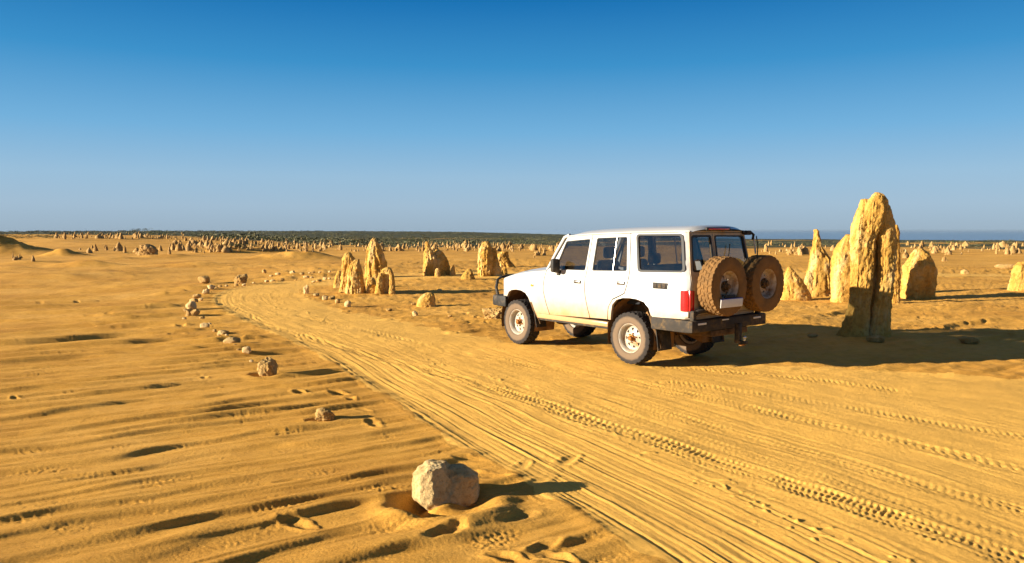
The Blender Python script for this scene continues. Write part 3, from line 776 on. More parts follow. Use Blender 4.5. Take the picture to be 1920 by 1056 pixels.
if SV:
    tag(obj('distant_pinnacles', mesh('distant_pinnacles', np.concatenate(SV), SF, M_PINFAR, 60)), 'smallest pinnacles scattered through the far field', 'pinnacles', kind='stuff')

# ------------------------------------------------------------------ scrub
def leaf_material(name, a, b_, c_):
    m, N, L, b = mat(name)
    oi = N.new('ShaderNodeObjectInfo'); geo = N.new('ShaderNodeNewGeometry')
    ad = N.new('ShaderNodeMath'); ad.operation = 'ADD'; L.new(geo.outputs['Random Per Island'], ad.inputs[0]); L.new(oi.outputs['Random'], ad.inputs[1])
    hf = N.new('ShaderNodeMath'); hf.operation = 'MULTIPLY'; hf.inputs[1].default_value = .5; L.new(ad.outputs[0], hf.inputs[0])
    L.new(ramp(N, L, hf.outputs[0], [(.15, a), (.5, b_), (.85, c_)]).outputs[0], b.inputs['Base Color'])
    b.inputs['Roughness'].default_value = .7; b.inputs['Specular IOR Level'].default_value = .2
    return m
M_LEAF = leaf_material('scrub_leaves', (.035, .048, .014), (.075, .088, .024), (.13, .128, .042))
M_LEAF2 = leaf_material('heath_leaves', (.045, .048, .020), (.085, .082, .034), (.15, .128, .058))

def bush_vf(seed, n, flat_=.62):
    rng = np.random.RandomState(seed)
    nl = rng.randint(4, 8)
    cen = np.stack([rng.normal(0, .42, nl), rng.normal(0, .42, nl), rng.uniform(.25, .75, nl)], -1); rad = rng.uniform(.24, .5, nl)
    pick = rng.randint(nl, size=n)
    d = rng.normal(size=(n, 3)); d /= np.linalg.norm(d, axis=1)[:, None]; d[:, 2] = np.abs(d[:, 2]) * .9 - .25
    p = cen[pick] + d * (rad[pick] * rng.uniform(.75, 1.08, n))[:, None]
    p[:, 2] = np.maximum(p[:, 2] * flat_ * 1.3, .02)
    u = rng.normal(size=(n, 3)); u /= np.linalg.norm(u, axis=1)[:, None]
    w = np.cross(d, u); w /= np.linalg.norm(w, axis=1)[:, None] + 1e-9
    s = rng.uniform(.6, 1.3, n)[:, None] * (2.6 / math.sqrt(n)) * .42
    V = np.stack([p - w * s * .6, p + w * s * .6, p + u * s], 1).reshape(-1, 3)
    F = np.arange(3 * n).reshape(-1, 3)
    return V, F
BUSH = [bush_vf(300 + k, 300) for k in range(7)]
BUSH_ME = []
for k, (v, f) in enumerate(BUSH):
    BUSH_ME.append(fast_mesh('shrub', v, f, M_LEAF if k % 2 else M_LEAF2, False))
SMALL = [bush_vf(400 + k, 46, .55) for k in range(8)]
rb = np.random.RandomState(31)

def shrub(px, py, wpx, hpx, label, group, k=None):
    x, y = spot(px, py); s = y / FPX
    k = rb.randint(len(BUSH_ME)) if k is None else k
    o = obj('shrub', BUSH_ME[k], None, (x, y, float(macro(np.array([x], np.float32), np.array([y], np.float32))[0]) - .05), (0, 0, rb.uniform(0, 6.28)))
    o.scale = (wpx * s / 1.9, wpx * s / 1.9, hpx * s / .95)
    return tag(o, label, 'shrub', group)
shrub(688, 528, 22, 11, 'low olive green shrub wedged between the tall pointed and arch pinnacles', None, 1)
shrub(240, 477, 18, 7, 'small green shrub beside the dark rounded rock mass', None, 3)
shrub(871, 474, 7, 6, 'tiny green shrub on open sand by the thin spire', None, 1)
shrub(452, 466, 46, 13, 'wide dark shrub on the crescent dunes among far pinnacles', 'shrubs on the crescent dunes', 1)
shrub(478, 464, 26, 10, 'dark shrub at the end of the wide one on the crescent dunes', 'shrubs on the crescent dunes', 3)
shrub(545, 464, 24, 11, 'round dark shrub on the sand between crescent dunes and scrub', 'shrubs on the crescent dunes', 5)
for k in range(16):
    x = MOUNDS[0][0] + 1.6 + 4.2 * rb.rand(); y = MOUNDS[0][1] + rb.normal() * .9; w_ = rb.uniform(.5, 1.1)
    o = obj('shrub', BUSH_ME[k % 7], None, (x, y, float(macro(np.array([x], np.float32), np.array([y], np.float32))[0]) - .03), (0, 0, k)); o.scale = (w_ * .6, w_ * .6, w_ * .22)
    tag(o, 'low dark shrub hugging the shaded slope of the dune at the picture edge', 'shrub', 'shrubs on the vegetated dune')
for px, py, w, h_, lab in [(1505, 459, 24, 8, 'green bush beyond the finger topped spire'), (1725, 457, 20, 10, 'rounded green bush right of the tallest pinnacle on the heath edge'), (1748, 458, 14, 7, 'small bright green bush on the heath edge'),
                           (1784, 458, 26, 9, 'bright green bush on the heath edge above the rounded pinnacle'), (1811, 457, 28, 10, 'dark round bush on the heath edge'), (1887, 457, 32, 12, 'large green bush near the picture edge on the coastal heath'), (1850, 458, 30, 6, 'low spreading bush between the dark round and the large green one')]:
    shrub(px, py, w, h_, lab, 'bushes on the coastal heath edge')
# larger bushes at the front of the scrub
for _ in range(105):
    px = rb.uniform(235, 1055); py = np.interp(px, [235, 330, 480, 640, 1060], [441, 446, 458, 461, 461]) + rb.uniform(-9, -1)
    hp = rb.uniform(5, 10); shrub(px, py, hp * rb.uniform(1.5, 2.6), hp, 'dark green bush in the front rows of the scrub beyond the pinnacles', 'bushes at the front of the scrub')
for _ in range(22):
    px = rb.uniform(-20, 110); shrub(px, 446 + rb.uniform(-3, 3), rb.uniform(12, 22), rb.uniform(5, 8), 'dark bush on the skyline behind the sandy rise at the picture edge', 'bushes on the skyline behind the rise')
# the mass of scrub and heath
def build_scrub():
    Vs, Fs, off = [], [], 0
    n = 6400
    px = rb.uniform(-150, 2080, n); rr = np.exp(rb.uniform(math.log(118), math.log(1500), n))
    for a, r in zip(px, rr):
        az = math.atan2(a - 960, FPX); x, y = r * math.sin(az), r * math.cos(az)
        lo = np.interp(a, [-150, 60, 330, 420, 640, 1060, 1420, 1920], [190, 205, 215, 145, 120, 122, 130, 136])
        if r < lo * rb.uniform(.95, 1.15): continue
        hz = np.interp(a, [0, 300, 640, 900, 1100, 1420, 1920], [1.7, 1.9, 1.35, 1.1, .8, .55, .55])
        h = hz * rb.uniform(.35, 1.1) * (1 + .25 * (r > 700)); w = h * rb.uniform(.9, 1.9) * np.interp(r, [200, 1000], [1, 2.2])
        v, f = SMALL[rb.randint(8)]
        z = float(macro(np.array([x], np.float32), np.array([y], np.float32))[0])
        Vs.append(v * np.array([w, w, h]) + np.array([x, y, z - .1])); Fs.append(f + off); off += len(v)
    me = fast_mesh('scrub', np.concatenate(Vs), np.concatenate(Fs).astype(np.int32), M_LEAF2, False)
    tag(obj('scrub', me), 'dark green coastal scrub reaching to the skyline', 'scrub', kind='stuff')
build_scrub()

# thin sea haze: one closed box of even air round the land and the water
def build_haze():
    m = bpy.data.materials.new('haze_air'); m.use_nodes = True; N = m.node_tree.nodes; L = m.node_tree.links; N.clear()
    o_ = N.new('ShaderNodeOutputMaterial'); v = N.new('ShaderNodeVolumePrincipled')
    v.inputs['Color'].default_value = (.25, .35, .48, 1); v.inputs['Density'].default_value = 4.5e-5; v.inputs['Anisotropy'].default_value = 0
    L.new(v.outputs[0], o_.inputs['Volume'])
    x0, x1, y0, y1, z0, z1 = -5000, 90000, -4000, 62000, -40, 6
    V = [(x, y, z) for z in (z0, z1) for y in (y0, y1) for x in (x0, x1)]
    F = [(0, 2, 3, 1), (4, 5, 7, 6), (0, 1, 5, 4), (2, 6, 7, 3), (0, 4, 6, 2), (1, 3, 7, 5)]
    tag(obj('haze', mesh('haze', V, F, m)), kind='stuff')
build_haze()

# ------------------------------------------------------------------ the car
CAR_X, CAR_Y, CAR_YAW = 2.468, 12.389, R(129.06)
car = bpy.data.objects.new('four_wheel_drive_car', None); link(car)
car.location = (CAR_X, CAR_Y, -.02); car.rotation_euler = (0, 0, CAR_YAW)
tag(car, 'dusty white four wheel drive wagon with two spare wheels on its back doors', 'car')

def paint_material():
    m, N, L, b = mat('white_paint_dusty')
    tc = N.new('ShaderNodeTexCoord'); P = tc.outputs['Object']
    sp = N.new('ShaderNodeSeparateXYZ'); L.new(P, sp.inputs[0])
    n = noise_node(N, L, 3.5, 6, .7, P); n2 = noise_node(N, L, 40, 4, .7, P)
    # dried mud and dust thrown up from the wheels, thinning out upwards
    mr = N.new('ShaderNodeMapRange'); mr.inputs[1].default_value = .55; mr.inputs[2].default_value = 1.15; mr.inputs[3].default_value = .62; mr.inputs[4].default_value = 0
    L.new(sp.outputs['Z'], mr.inputs[0])
    ad = N.new('ShaderNodeMath'); ad.operation = 'ADD'; L.new(mr.outputs[0], ad.inputs[0])
    sc = N.new('ShaderNodeMath'); sc.operation = 'MULTIPLY'; sc.inputs[1].default_value = .45; L.new(n.outputs[0], sc.inputs[0]); L.new(sc.outputs[0], ad.inputs[1])
    d = ramp(N, L, ad.outputs[0], [(.22, (0, 0, 0)), (.45, (.25, .25, .25)), (.80, (.9, .9, .9))]).outputs[0]
    c = mixc(N, L, d, (.43, .426, .41), (.36, .21, .065))
    c = mixc(N, L, .15, c, ramp(N, L, n2.outputs[0], [(.3, (.75, .70, .62)), (.6, (1, 1, 1))]).outputs[0], 'MULTIPLY')
    L.new(c, b.inputs['Base Color'])
    rr = mixc(N, L, d, (.32, .32, .32), (.9, .9, .9)); L.new(rr, b.inputs['Roughness'])
    b.inputs['Coat Weight'].default_value = .25; b.inputs['Coat Roughness'].default_value = .15
    return m
M_WHITE = paint_material()
M_TAIL = plain('shade_toned_dusty_white', (.42, .36, .27), .6, 0, .3, .15, 6, (.45, (.34, .20, .075), 3), 0)  # white toned warm against the blue shade at the rear, plus dust patches
M_BLACK = plain('black_plastic', (.018, .017, .016), .65, 0, .25, .3, 12, (.25, (.10, .07, .04), 9))
M_STEELG = plain('grey_painted_steel', (.038, .033, .028), .8, 0, .15, .2, 8, (.25, (.14, .09, .04), 7))
M_UNDER = plain('dusty_underbody', (.10, .060, .028), .95, 0, .1, .5, 7)
M_ARCH = plain('mud_lined_arch', (.20, .11, .045), .95, 0, .1, .4, 5)
M_SHUT = plain('shut_line_shade', (.004, .004, .004), .9, 0, .0, .1, 20)
M_RUBBER = plain('window_rubber', (.02, .02, .021), .6, 0, .3, .2, 20)
M_SEAT = plain('seat_cloth', (.030, .032, .037), .9, 0, .1, .2, 30)
M_CHROME = plain('dull_chrome', (.45, .44, .42), .3, 1, .5, .1, 30)
M_RED = plain('red_lens', (.42, .012, .014), .18, 0, .5, .15, 30, None, .5)
M_AMBER = plain('amber_lens', (.75, .22, .01), .2, 0, .5, .1, 30, None, .3)
M_CLEAR = plain('dusty_clear_lens', (.55, .45, .33), .3, 0, .5, .2, 20, None, .3)
M_PLATE = plain('plate_white', (.55, .54, .52), .5, 0, .4, .08, 20)
M_BLUE = plain('plate_blue', (.02, .03, .22), .5, 0, .4, .1, 20)
M_RUST = plain('rusty_hub', (.22, .085, .02), .85, 0, .2, .6, 30, (.3, (.45, .24, .06), 18))
M_RIM = plain('cream_steel_rim', (.36, .335, .275), .5, 0, .4, .10, 12, (.34, (.30, .15, .045), 8))
M_RIMD = plain('dusty_steel_rim', (.42, .34, .25), .6, 0, .3, .25, 12, (.40, (.22, .11, .04), 8))
M_LAMP = plain('headlamp_glass', (.5, .5, .5), .1, 0, .6, .05, 20, None, .5)

def glass_material():
    m, N, L, b = mat('tinted_glass')
    N.remove(b); out = [n for n in N if n.type == 'OUTPUT_MATERIAL'][0]
    tr = N.new('ShaderNodeBsdfTransparent'); tr.inputs[0].default_value = (.54, .56, .58, 1)
    gl = N.new('ShaderNodeBsdfGlossy'); gl.inputs[0].default_value = (.9, .9, .9, 1); gl.inputs[1].default_value = .03
    df = N.new('ShaderNodeBsdfDiffuse'); df.inputs[0].default_value = (.30, .22, .13, 1)
    lw = N.new('ShaderNodeLayerWeight'); lw.inputs[0].default_value = .5
    pw = N.new('ShaderNodeMath'); pw.operation = 'POWER'; pw.inputs[1].default_value = 4.0; L.new(lw.outputs['Facing'], pw.inputs[0])
    fr = N.new('ShaderNodeMath'); fr.operation = 'MULTIPLY_ADD'; fr.inputs[1].default_value = .8; fr.inputs[2].default_value = .10; L.new(pw.outputs[0], fr.inputs[0])
    mx = N.new('ShaderNodeMixShader'); L.new(fr.outputs[0], mx.inputs[0]); L.new(tr.outputs[0], mx.inputs[1]); L.new(gl.outputs[0], mx.inputs[2])
    tc = N.new('ShaderNodeTexCoord'); n = noise_node(N, L, 4, 6, .7, tc.outputs['Object'])
    dm = ramp(N, L, n.outputs[0], [(.4, (.006, .006, .006)), (.8, (.05, .05, .05))])
    m2 = N.new('ShaderNodeMixShader'); L.new(dm.outputs[0], m2.inputs[0]); L.new(mx.outputs[0], m2.inputs[1]); L.new(df.outputs[0], m2.inputs[2])
    L.new(m2.outputs[0], out.inputs[0])
    return m
M_GLASS = glass_material()

def tyre_material(name, base, side, tread_dust):
    m, N, L, b = mat(name)
    tc = N.new('ShaderNodeTexCoord'); P = tc.outputs['Object']
    sp = N.new('ShaderNodeSeparateXYZ'); L.new(P, sp.inputs[0])
    cb = N.new('ShaderNodeCombineXYZ'); L.new(sp.outputs['X'], cb.inputs[0]); L.new(sp.outputs['Z'], cb.inputs[2])
    ln = N.new('ShaderNodeVectorMath'); ln.operation = 'LENGTH'; L.new(cb.outputs[0], ln.inputs[0])
    n = noise_node(N, L, 14, 6, .7, P)
    ad = N.new('ShaderNodeMath'); ad.operation = 'MULTIPLY_ADD'; ad.inputs[1].default_value = .05; L.new(n.outputs[0], ad.inputs[0]); L.new(ln.outputs['Value'], ad.inputs[2])
    f = ramp(N, L, ad.outputs[0], [(.23, (.5, .5, .5)), (.29, (1, 1, 1)), (.345, (.95, .95, .95)), (.375, (tread_dust,) * 3), (.45, (tread_dust,) * 3)]).outputs[0]
    n3 = noise_node(N, L, 60, 4, .7, P)
    n4 = noise_node(N, L, 7, 5, .7, P)
    f2 = mixc(N, L, .45, f, n3.outputs[0], 'MULTIPLY') if tread_dust < .4 else mixc(N, L, .8, f, ramp(N, L, n4.outputs[0], [(.35, (.35, .35, .35)), (.6, (1, 1, 1))]).outputs[0], 'MULTIPLY')
    c = mixc(N, L, f2, base, side)
    L.new(c, b.inputs['Base Color']); b.inputs['Roughness'].default_value = .92; b.inputs['Specular IOR Level'].default_value = .15
    L.new(bump(N, L, n3.outputs[0], .4, .006), b.inputs['Normal'])
    return m
M_TYRE = tyre_material('road_tyre', (.020, .020, .021), (.185, .128, .08), .10)
M_TYRE2 = tyre_material('mud_caked_tyre', (.08, .048, .022), (.21, .11, .036), .85)

def bevel_box(name, cx, cy, cz, sx, sy, sz, m, bev=.012, parent=car, seg=2, taper=None, rot=None):
    bm = bmesh.new(); bmesh.ops.create_cube(bm, size=1)
    for v in bm.verts:
        k = 1.0
        if taper: k = taper if v.co.z < 0 else 1.0
        v.co = Vector((v.co.x * sx * k, v.co.y * sy * k, v.co.z * sz))
    if bev: bmesh.ops.bevel(bm, geom=bm.edges[:], offset=min(bev, .45 * min(sx, sy, sz)), segments=seg, affect='EDGES', profile=.5)
    me = bpy.data.meshes.new(name); bm.to_mesh(me); bm.free(); me.materials.append(m); shade(me, 40)
    me.transform((Matrix.Rotation(rot[0], 4, rot[1]) if rot else Matrix.Identity(4)))
    me.transform(Matrix.Translation((cx, cy, cz)))
    return obj(name, me, parent)

def tube_vf(pts, r, n=10):
    pts = [Vector(p) for p in pts]; V, F = [], []
    for i, p in enumerate(pts):
        t = (pts[min(i + 1, len(pts) - 1)] - pts[max(i - 1, 0)]).normalized()
        up = Vector((0, 0, 1)) if abs(t.z) < .9 else Vector((1, 0, 0))
        a = t.cross(up).normalized(); b_ = a.cross(t)
        for k in range(n):
            th = 2 * math.pi * k / n; V.append(p + (a * math.cos(th) + b_ * math.sin(th)) * r)
    for i in range(len(pts) - 1):
        for k in range(n): F.append((i * n + k, i * n + (k + 1) % n, (i + 1) * n + (k + 1) % n, (i + 1) * n + k))
    F.append(tuple(range(n))[::-1]); F.append(tuple((len(pts) - 1) * n + k for k in range(n)))
    return V, F

def tube(name, pts, r, m, parent=car, n=10):
    V, F = tube_vf(pts, r, n); return obj(name, mesh(name, V, F, m, 45), parent)

def fillet(pts, r, n=5):
    out = []
    k = len(pts)
    for i in range(k):
        a, b_, c_ = Vector(pts[i - 1]), Vector(pts[i]), Vector(pts[(i + 1) % k])
        rr = r[i] if isinstance(r, (list, tuple)) else r
        d1 = (a - b_); d2 = (c_ - b_); q = min(rr, d1.length * .45, d2.length * .45)
        p1 = b_ + d1.normalized() * q; p2 = b_ + d2.normalized() * q
        for j in range(n + 1):
            t = j / n; out.append(tuple(p1 * (1 - t) ** 2 + b_ * 2 * t * (1 - t) + p2 * t ** 2))
    return out

def inside_poly(p, poly):
    x, y = p; c_ = False; j = len(poly) - 1
    for i in range(len(poly)):
        xi, yi = poly[i]; xj, yj = poly[j]
        if (yi > y) != (yj > y) and x < (xj - xi) * (y - yi) / (yj - yi) + xi: c_ = not c_
        j = i
    return c_

def resample(poly, step):
    out = []
    for i in range(len(poly)):
        a = Vector(poly[i]); b_ = Vector(poly[(i + 1) % len(poly)]); L_ = (b_ - a).length
        n = max(1, int(math.ceil(L_ / step)))
        for k in range(n): out.append(tuple(a + (b_ - a) * (k / n)))
    return out

def panel_vf(outline, holes, surf, inward, thick, step=.07):
    """sheet cut from an outline with holes, laid on surf(a, b) -> point, with folded-in edges"""
    outline = resample(outline, step); holes = [resample(h, step) for h in holes]
    pts, edges = [], []
    for loop in [outline] + holes:
        s0 = len(pts); pts += loop; n = len(loop); edges += [(s0 + i, s0 + (i + 1) % n) for i in range(n)]
    xs = [p[0] for p in outline]; ys = [p[1] for p in outline]
    gx = np.arange(min(xs) + step * .5, max(xs), step); gy = np.arange(min(ys) + step * .5, max(ys), step)
    bnd = np.array(pts)
    for a in gx:
        for b_ in gy:
            if np.min((bnd[:, 0] - a) ** 2 + (bnd[:, 1] - b_) ** 2) > (step * .45) ** 2 and inside_poly((a, b_), outline) and not any(inside_poly((a, b_), h) for h in holes):
                pts.append((a, b_))
    v2, e2, f2, *_ = delaunay_2d_cdt([Vector(p) for p in pts], edges, [], 0, 1e-6)
    F = []
    for f in f2:
        c_ = sum((v2[i] for i in f), Vector((0, 0))) / len(f)
        if inside_poly(c_, outline) and not any(inside_poly(c_, h) for h in holes): F.append(list(f))
    V = [Vector(surf(p[0], p[1])) for p in v2]
    cnt = {}
    for f in F:
        for i in range(len(f)):
            a, b_ = f[i], f[(i + 1) % len(f)]; cnt[(a, b_)] = 1
    inw = Vector(inward)
    n0 = len(V); back = {}
    G = []
    for (a, b_) in cnt:
        if (b_, a) in cnt: continue
        for q in (a, b_):
            if q not in back: back[q] = len(V); V.append(V[q] + inw * thick)
        G.append([b_, a, back[a], back[b_]])
    return V, F + G

def panel(name, outline, holes, surf, inward, thick, m, parent=car, step=.07, both=False):
    V, F = panel_vf(outline, holes, surf, inward, thick, step)
    o = obj(name, mesh(name, V, F, m, 35), parent)
    if both:
        pass
    return o

WR, WB = .405, 2.73
XR = lambda z: float(np.interp(z, [.75, 1.30, 1.45, 2.06], [-1.115, -1.118, -1.065, -.965]))     # where the tail stands
ZS = [.45, .55, .65, .80, 1.0, 1.22, 1.285, 1.31, 1.44, 2.10]
YS = [.775, .800, .825, .842, .850, .850, .845, .832, .800, .690]
def side_y(x, z):
    y = float(np.interp(z, ZS, YS))
    if x > 2.2: y -= .030 * (x - 2.2) ** 2
    if x > 3.08: y -= .20 - math.sqrt(max(0, .20 ** 2 - min(.199, x - 3.08) ** 2))
    xe = XR(z) + .075
    if x < xe: y -= .075 - math.sqrt(max(0, .075 ** 2 - min(.074, xe - x) ** 2))
    for xc in (0, WB):
        rho = math.hypot(x - xc, z - WR)
        if z > .5: y += .030 * float(sstep(.70, .60, rho)) * float(sstep(-.75, -.2, -abs(x - xc) + .0))
    return y
surf_l = lambda a, b_: (a, side_y(a, b_), b_)
surf_r = lambda a, b_: (a, -side_y(a, b_), b_)

ZG = lambda x: float(np.interp(x, [-1.05, .12, .92, 1.52, 1.62], [2.055, 2.036, 2.008, 1.968, 1.95]))   # gutter height
fender = [(1.965, 1.372), (2.36, 1.338), (2.77, 1.275), (3.12, 1.19), (3.24, 1.12), (3.275, .98), (3.26, .84), (3.04, .80), (3.01, .86), (2.95, .945), (2.86, .985), (2.72, 1.0), (2.58, .992), (2.46, .955), (2.39, .885), (2.34, .78), (2.26, .62), (2.22, .56), (1.885, .585), (1.888, .635), (1.955, .82), (2.018, 1.02), (2.018, 1.10)]
fdoor = [(1.949, 1.372), (2.002, 1.10), (2.002, 1.02), (1.939, .82), (1.872, .635), (1.868, .612), (.898, .642), (.896, .67), (.971, .95), (.996, 1.10), (.983, 1.40), (.948, 1.995), (1.53, 1.955), (1.87, 1.43)]
fwin = fillet([(1.755, 1.40), (1.555, 1.885), (.985, 1.928), (1.02, 1.408)], .035)
rdoor = [(.932, 1.995), (.968, 1.40), (.981, 1.10), (.956, .95), (.881, .67), (.882, .645), (.478, .658), (.470, .72), (.445, .86), (.365, .99), (.21, 1.055), (.115, 1.10), (.055, 1.26), (.055, 1.44), (.125, 2.015)]
rwin = fillet([(.862, 1.412), (.838, 1.944), (.182, 1.968), (.105, 1.436)], .035)
quarter = [(.108, 2.02), (.039, 1.44), (.039, 1.26), (.101, 1.09), (.203, 1.039), (.355, .976), (.428, .86), (.454, .72), (.458, .655), (.40, .655), (.385, .74), (.345, .90), (.255, .985), (.12, 1.022), (-.02, 1.03), (-.16, 1.025), (-.31, .985), (-.395, .905), (-.44, .79), (-.46, .775), (-1.11, .795), (-1.112, 1.30), (-1.06, 1.45), (-.958, 2.045)]
qwin = fillet([(-.135, 1.447), (-.015, 2.0), (-.890, 2.008), (-1.00, 1.47)], .06, 6)
taill = [(-.985, .815), (-.985, 1.205), (-1.14, 1.205), (-1.14, .815)]

def centroid_scale(poly, s):
    c_ = sum((Vector(p) for p in poly), Vector((0, 0))) / len(poly)
    mx = max((Vector(p) - c_).length for p in poly)
    return [tuple(c_ + (Vector(p) - c_) * (1 + s / max(.05, (Vector(p) - c_).length))) for p in poly]

for sgn, sf, nm in ((1, surf_l, 'left'), (-1, surf_r, 'right')):
    inn = (0, -sgn, 0)
    lift = lambda d, sf=sf, sgn=sgn: (lambda a, b_: (lambda p: (p[0], p[1] - sgn * d, p[2]))(sf(a, b_)))
    panel('front_fender', fender, [], sf, inn, .05, M_WHITE)
    fd = panel('front_door', fdoor, [fwin], sf, inn, .035, M_WHITE)
    rd = panel('rear_door', rdoor, [rwin], sf, inn, .035, M_WHITE)
    panel('rear_quarter_panel', quarter, [qwin], sf, inn, .05, M_WHITE)
    for par, wn_ in ((fd, fwin), (rd, rwin)):
        panel('window', centroid_scale(wn_, .015), [], lift(.018), inn, .004, M_GLASS, par)
        panel('window_seal', centroid_scale(wn_, .006), [centroid_scale(wn_, -.016)], lift(.008), inn, .012, M_RUBBER, par, .12)
    for par, o_ in ((fd, fdoor), (rd, rdoor)):
        panel('dark_gap_seal', centroid_scale(o_, .022), [centroid_scale(o_, -.02)], lift(.014), inn, .004, M_SHUT, par, .06)  # near-black ring behind the door gap, stands in for its shade
    tube('window_divider', [(.405, sgn * (side_y(.405, z) - .008), z) for z in np.linspace(1.425, 1.955, 6)], .010, M_CHROME, rd, 8)
    panel('quarter_window', centroid_scale(qwin, .01), [], lift(.010), inn, .004, M_GLASS)
    panel('window_rubber', centroid_scale(qwin, .018), [centroid_scale(qwin, -.028)], lift(-.010), inn, .022, M_RUBBER, car, .12)
    for (par, xa, xb, za) in ((fd, 1.075, 1.23, 1.218), (rd, .108, .262, 1.246)):
        zc = za; xm = (xa + xb) / 2; yy = sgn * (side_y(xm, zc) + .002)
        bevel_box('handle_recess', xm, yy, zc, .165, .012, .052, M_BLACK, .005, par)
        bevel_box('door_handle', xm, yy + sgn * .014, zc + .004, .145, .018, .026, M_CHROME, .006, par)
    bevel_box('door_lock', 1.09, sgn * (side_y(1.09, 1.31) + .001), 1.315, .018, .012, .018, M_CHROME, .004, fd)
    bevel_box('side_indicator', 2.30, sgn * (side_y(2.30, 1.10) + .006), 1.098, .062, .022, .040, M_AMBER, .008)
    # side vent with three louvred cells
    ve = bevel_box('side_vent', -.60, sgn * (side_y(-.6, 1.25) + .002), 1.25, .275, .014, .092, M_BLACK, .008)
    for k in range(3):
        bevel_box('louvre', -.685 + k * .085, sgn * (side_y(-.6, 1.25) + .011), 1.25, .055, .012, .06, M_STEELG, .005, ve)
    # tail lamp wrapping the corner
    tl_ = panel('tail_light', fillet([(-.988, .905), (-.988, 1.205), (-1.105, 1.205), (-1.105, .905)], .02), [], lift(-.012), inn, .05, M_RED, car, .03)
    bevel_box('rear_lens', -1.105, sgn * .765, 1.055, .05, .105, .30, M_RED, .015, tl_)
    bevel_box('reverse_lens', -1.055, sgn * .798, .860, .14, .115, .085, M_CLEAR, .02, tl_)
    # sill, mud flaps, wheel housings
    bevel_box('sill', 1.33, sgn * .79, .572, 1.72, .10, .085, M_WHITE, .02)
    bevel_box('side_step', 1.33, sgn * .74, .515, 1.70, .12, .05, M_STEELG, .015)
    fl = bevel_box('mud_flap', -.52, sgn * .66, .475, .014, .32, .42, M_BLACK, .006, rot=(R(8), 'Y'))
    bevel_box('mud_flap', 2.235, sgn * .72, .50, .016, .24, .30, M_BLACK, .006, rot=(R(14), 'Y'))
    panel('mud_guard', [(-.455, .79), (-.40, .79), (-.52, .33), (-.575, .30)], [], lift(-.004), inn, .03, M_UNDER, car, .1)
    panel('mud_guard', [(2.345, .80), (2.30, .80), (2.165, .42), (2.20, .42)], [], lift(-.002), inn, .03, M_UNDER, car, .1)
    for xc, nm_ in ((0, 'rear'), (WB, 'front')):
        V, F = [], []
        n = 18; r0 = .60 if xc == 0 else .60
        for i in range(n + 1):
            th = math.pi * (-.08 + 1.16 * i / n)
            for yy in (.83, .36): V.append((xc + r0 * math.cos(th) * .80, sgn * yy, WR + .02 + r0 * math.sin(th)))
        for i in range(n): F.append((2 * i, 2 * i + 1, 2 * i + 3, 2 * i + 2))
        c0 = len(V); V.append((xc, sgn * .36, WR))
        for i in range(n): F.append((2 * i + 1, c0, 2 * i + 3))
        obj('wheel_housing', mesh('wheel_housing', V, F, M_ARCH, 40), car)
    # door mirror
    mi = bevel_box('door_mirror', 1.60, sgn * .945, 1.475, .085, .165, .225, M_BLACK, .03)
    bevel_box('mirror_glass', 1.556, sgn * .945, 1.475, .006, .135, .19, M_BLACK, .003, mi)
    bevel_box('mirror_arm', 1.62, sgn * .855, 1.375, .07, .14, .05, M_BLACK, .015, mi)
    bevel_box('mirror_foot', 1.63, sgn * .83, 1.345, .085, .05, .085, M_BLACK, .015, mi)
    # pillar beside the windscreen
    tube('windscreen_pillar', [(1.985, sgn * .765, 1.385), (1.80, sgn * .745, 1.66), (1.615, sgn * .705, 1.945), (1.50, sgn * .695, 1.985)], .032, M_WHITE, car, 10)
    tube('roof_gutter', [(x, sgn * (side_y(x, 2.03) + .018), ZG(x)) for x in np.linspace(1.56, -.98, 14)], .014, M_WHITE, car, 8)
    # seats in front
    st = bevel_box('seat', 1.22, sgn * .36, .98, .50, .48, .16, M_SEAT, .05)
    bevel_box('backrest', .97, sgn * .36, 1.28, .14, .46, .60, M_SEAT, .06, st, 3, None, (R(-10), 'Y'))
    bevel_box('headrest', .90, sgn * .36, 1.70, .10, .26, .19, M_SEAT, .045, st, 3)
    # headlamp
    hl = bevel_box('headlight', 3.245, sgn * .60, 1.045, .07, .20, .15, M_LAMP, .03)

# rear bench
rbn = bevel_box('rear_bench', .22, 0, .98, .46, 1.25, .16, M_SEAT, .05)
bevel_box('backrest', -.03, 0, 1.26, .14, 1.25, .55, M_SEAT, .06, rbn, 3, None, (R(-10), 'Y'))
for yy in (-.40, .40): bevel_box('headrest', -.10, yy, 1.63, .10, .25, .17, M_SEAT, .045, rbn, 3)
bevel_box('dashboard', 1.83, 0, 1.27, .24, 1.42, .22, M_BLACK, .05)
# steering wheel on the right hand side
th = np.linspace(0, 2 * math.pi, 25)
tube('steering_wheel', [(1.60 + .08 * math.sin(t), -.36 + .185 * math.cos(t), 1.36 + .165 * math.sin(t)) for t in th], .015, M_BLACK)
bevel_box('floor_pan', .45, 0, .66, 2.95, 1.40, .07, M_UNDER, .01)
bevel_box('firewall', 1.97, 0, 1.0, .05, 1.44, .62, M_UNDER, .01)
bevel_box('engine_bay', 2.62, 0, .88, 1.1, .68, .34, M_UNDER, .05)

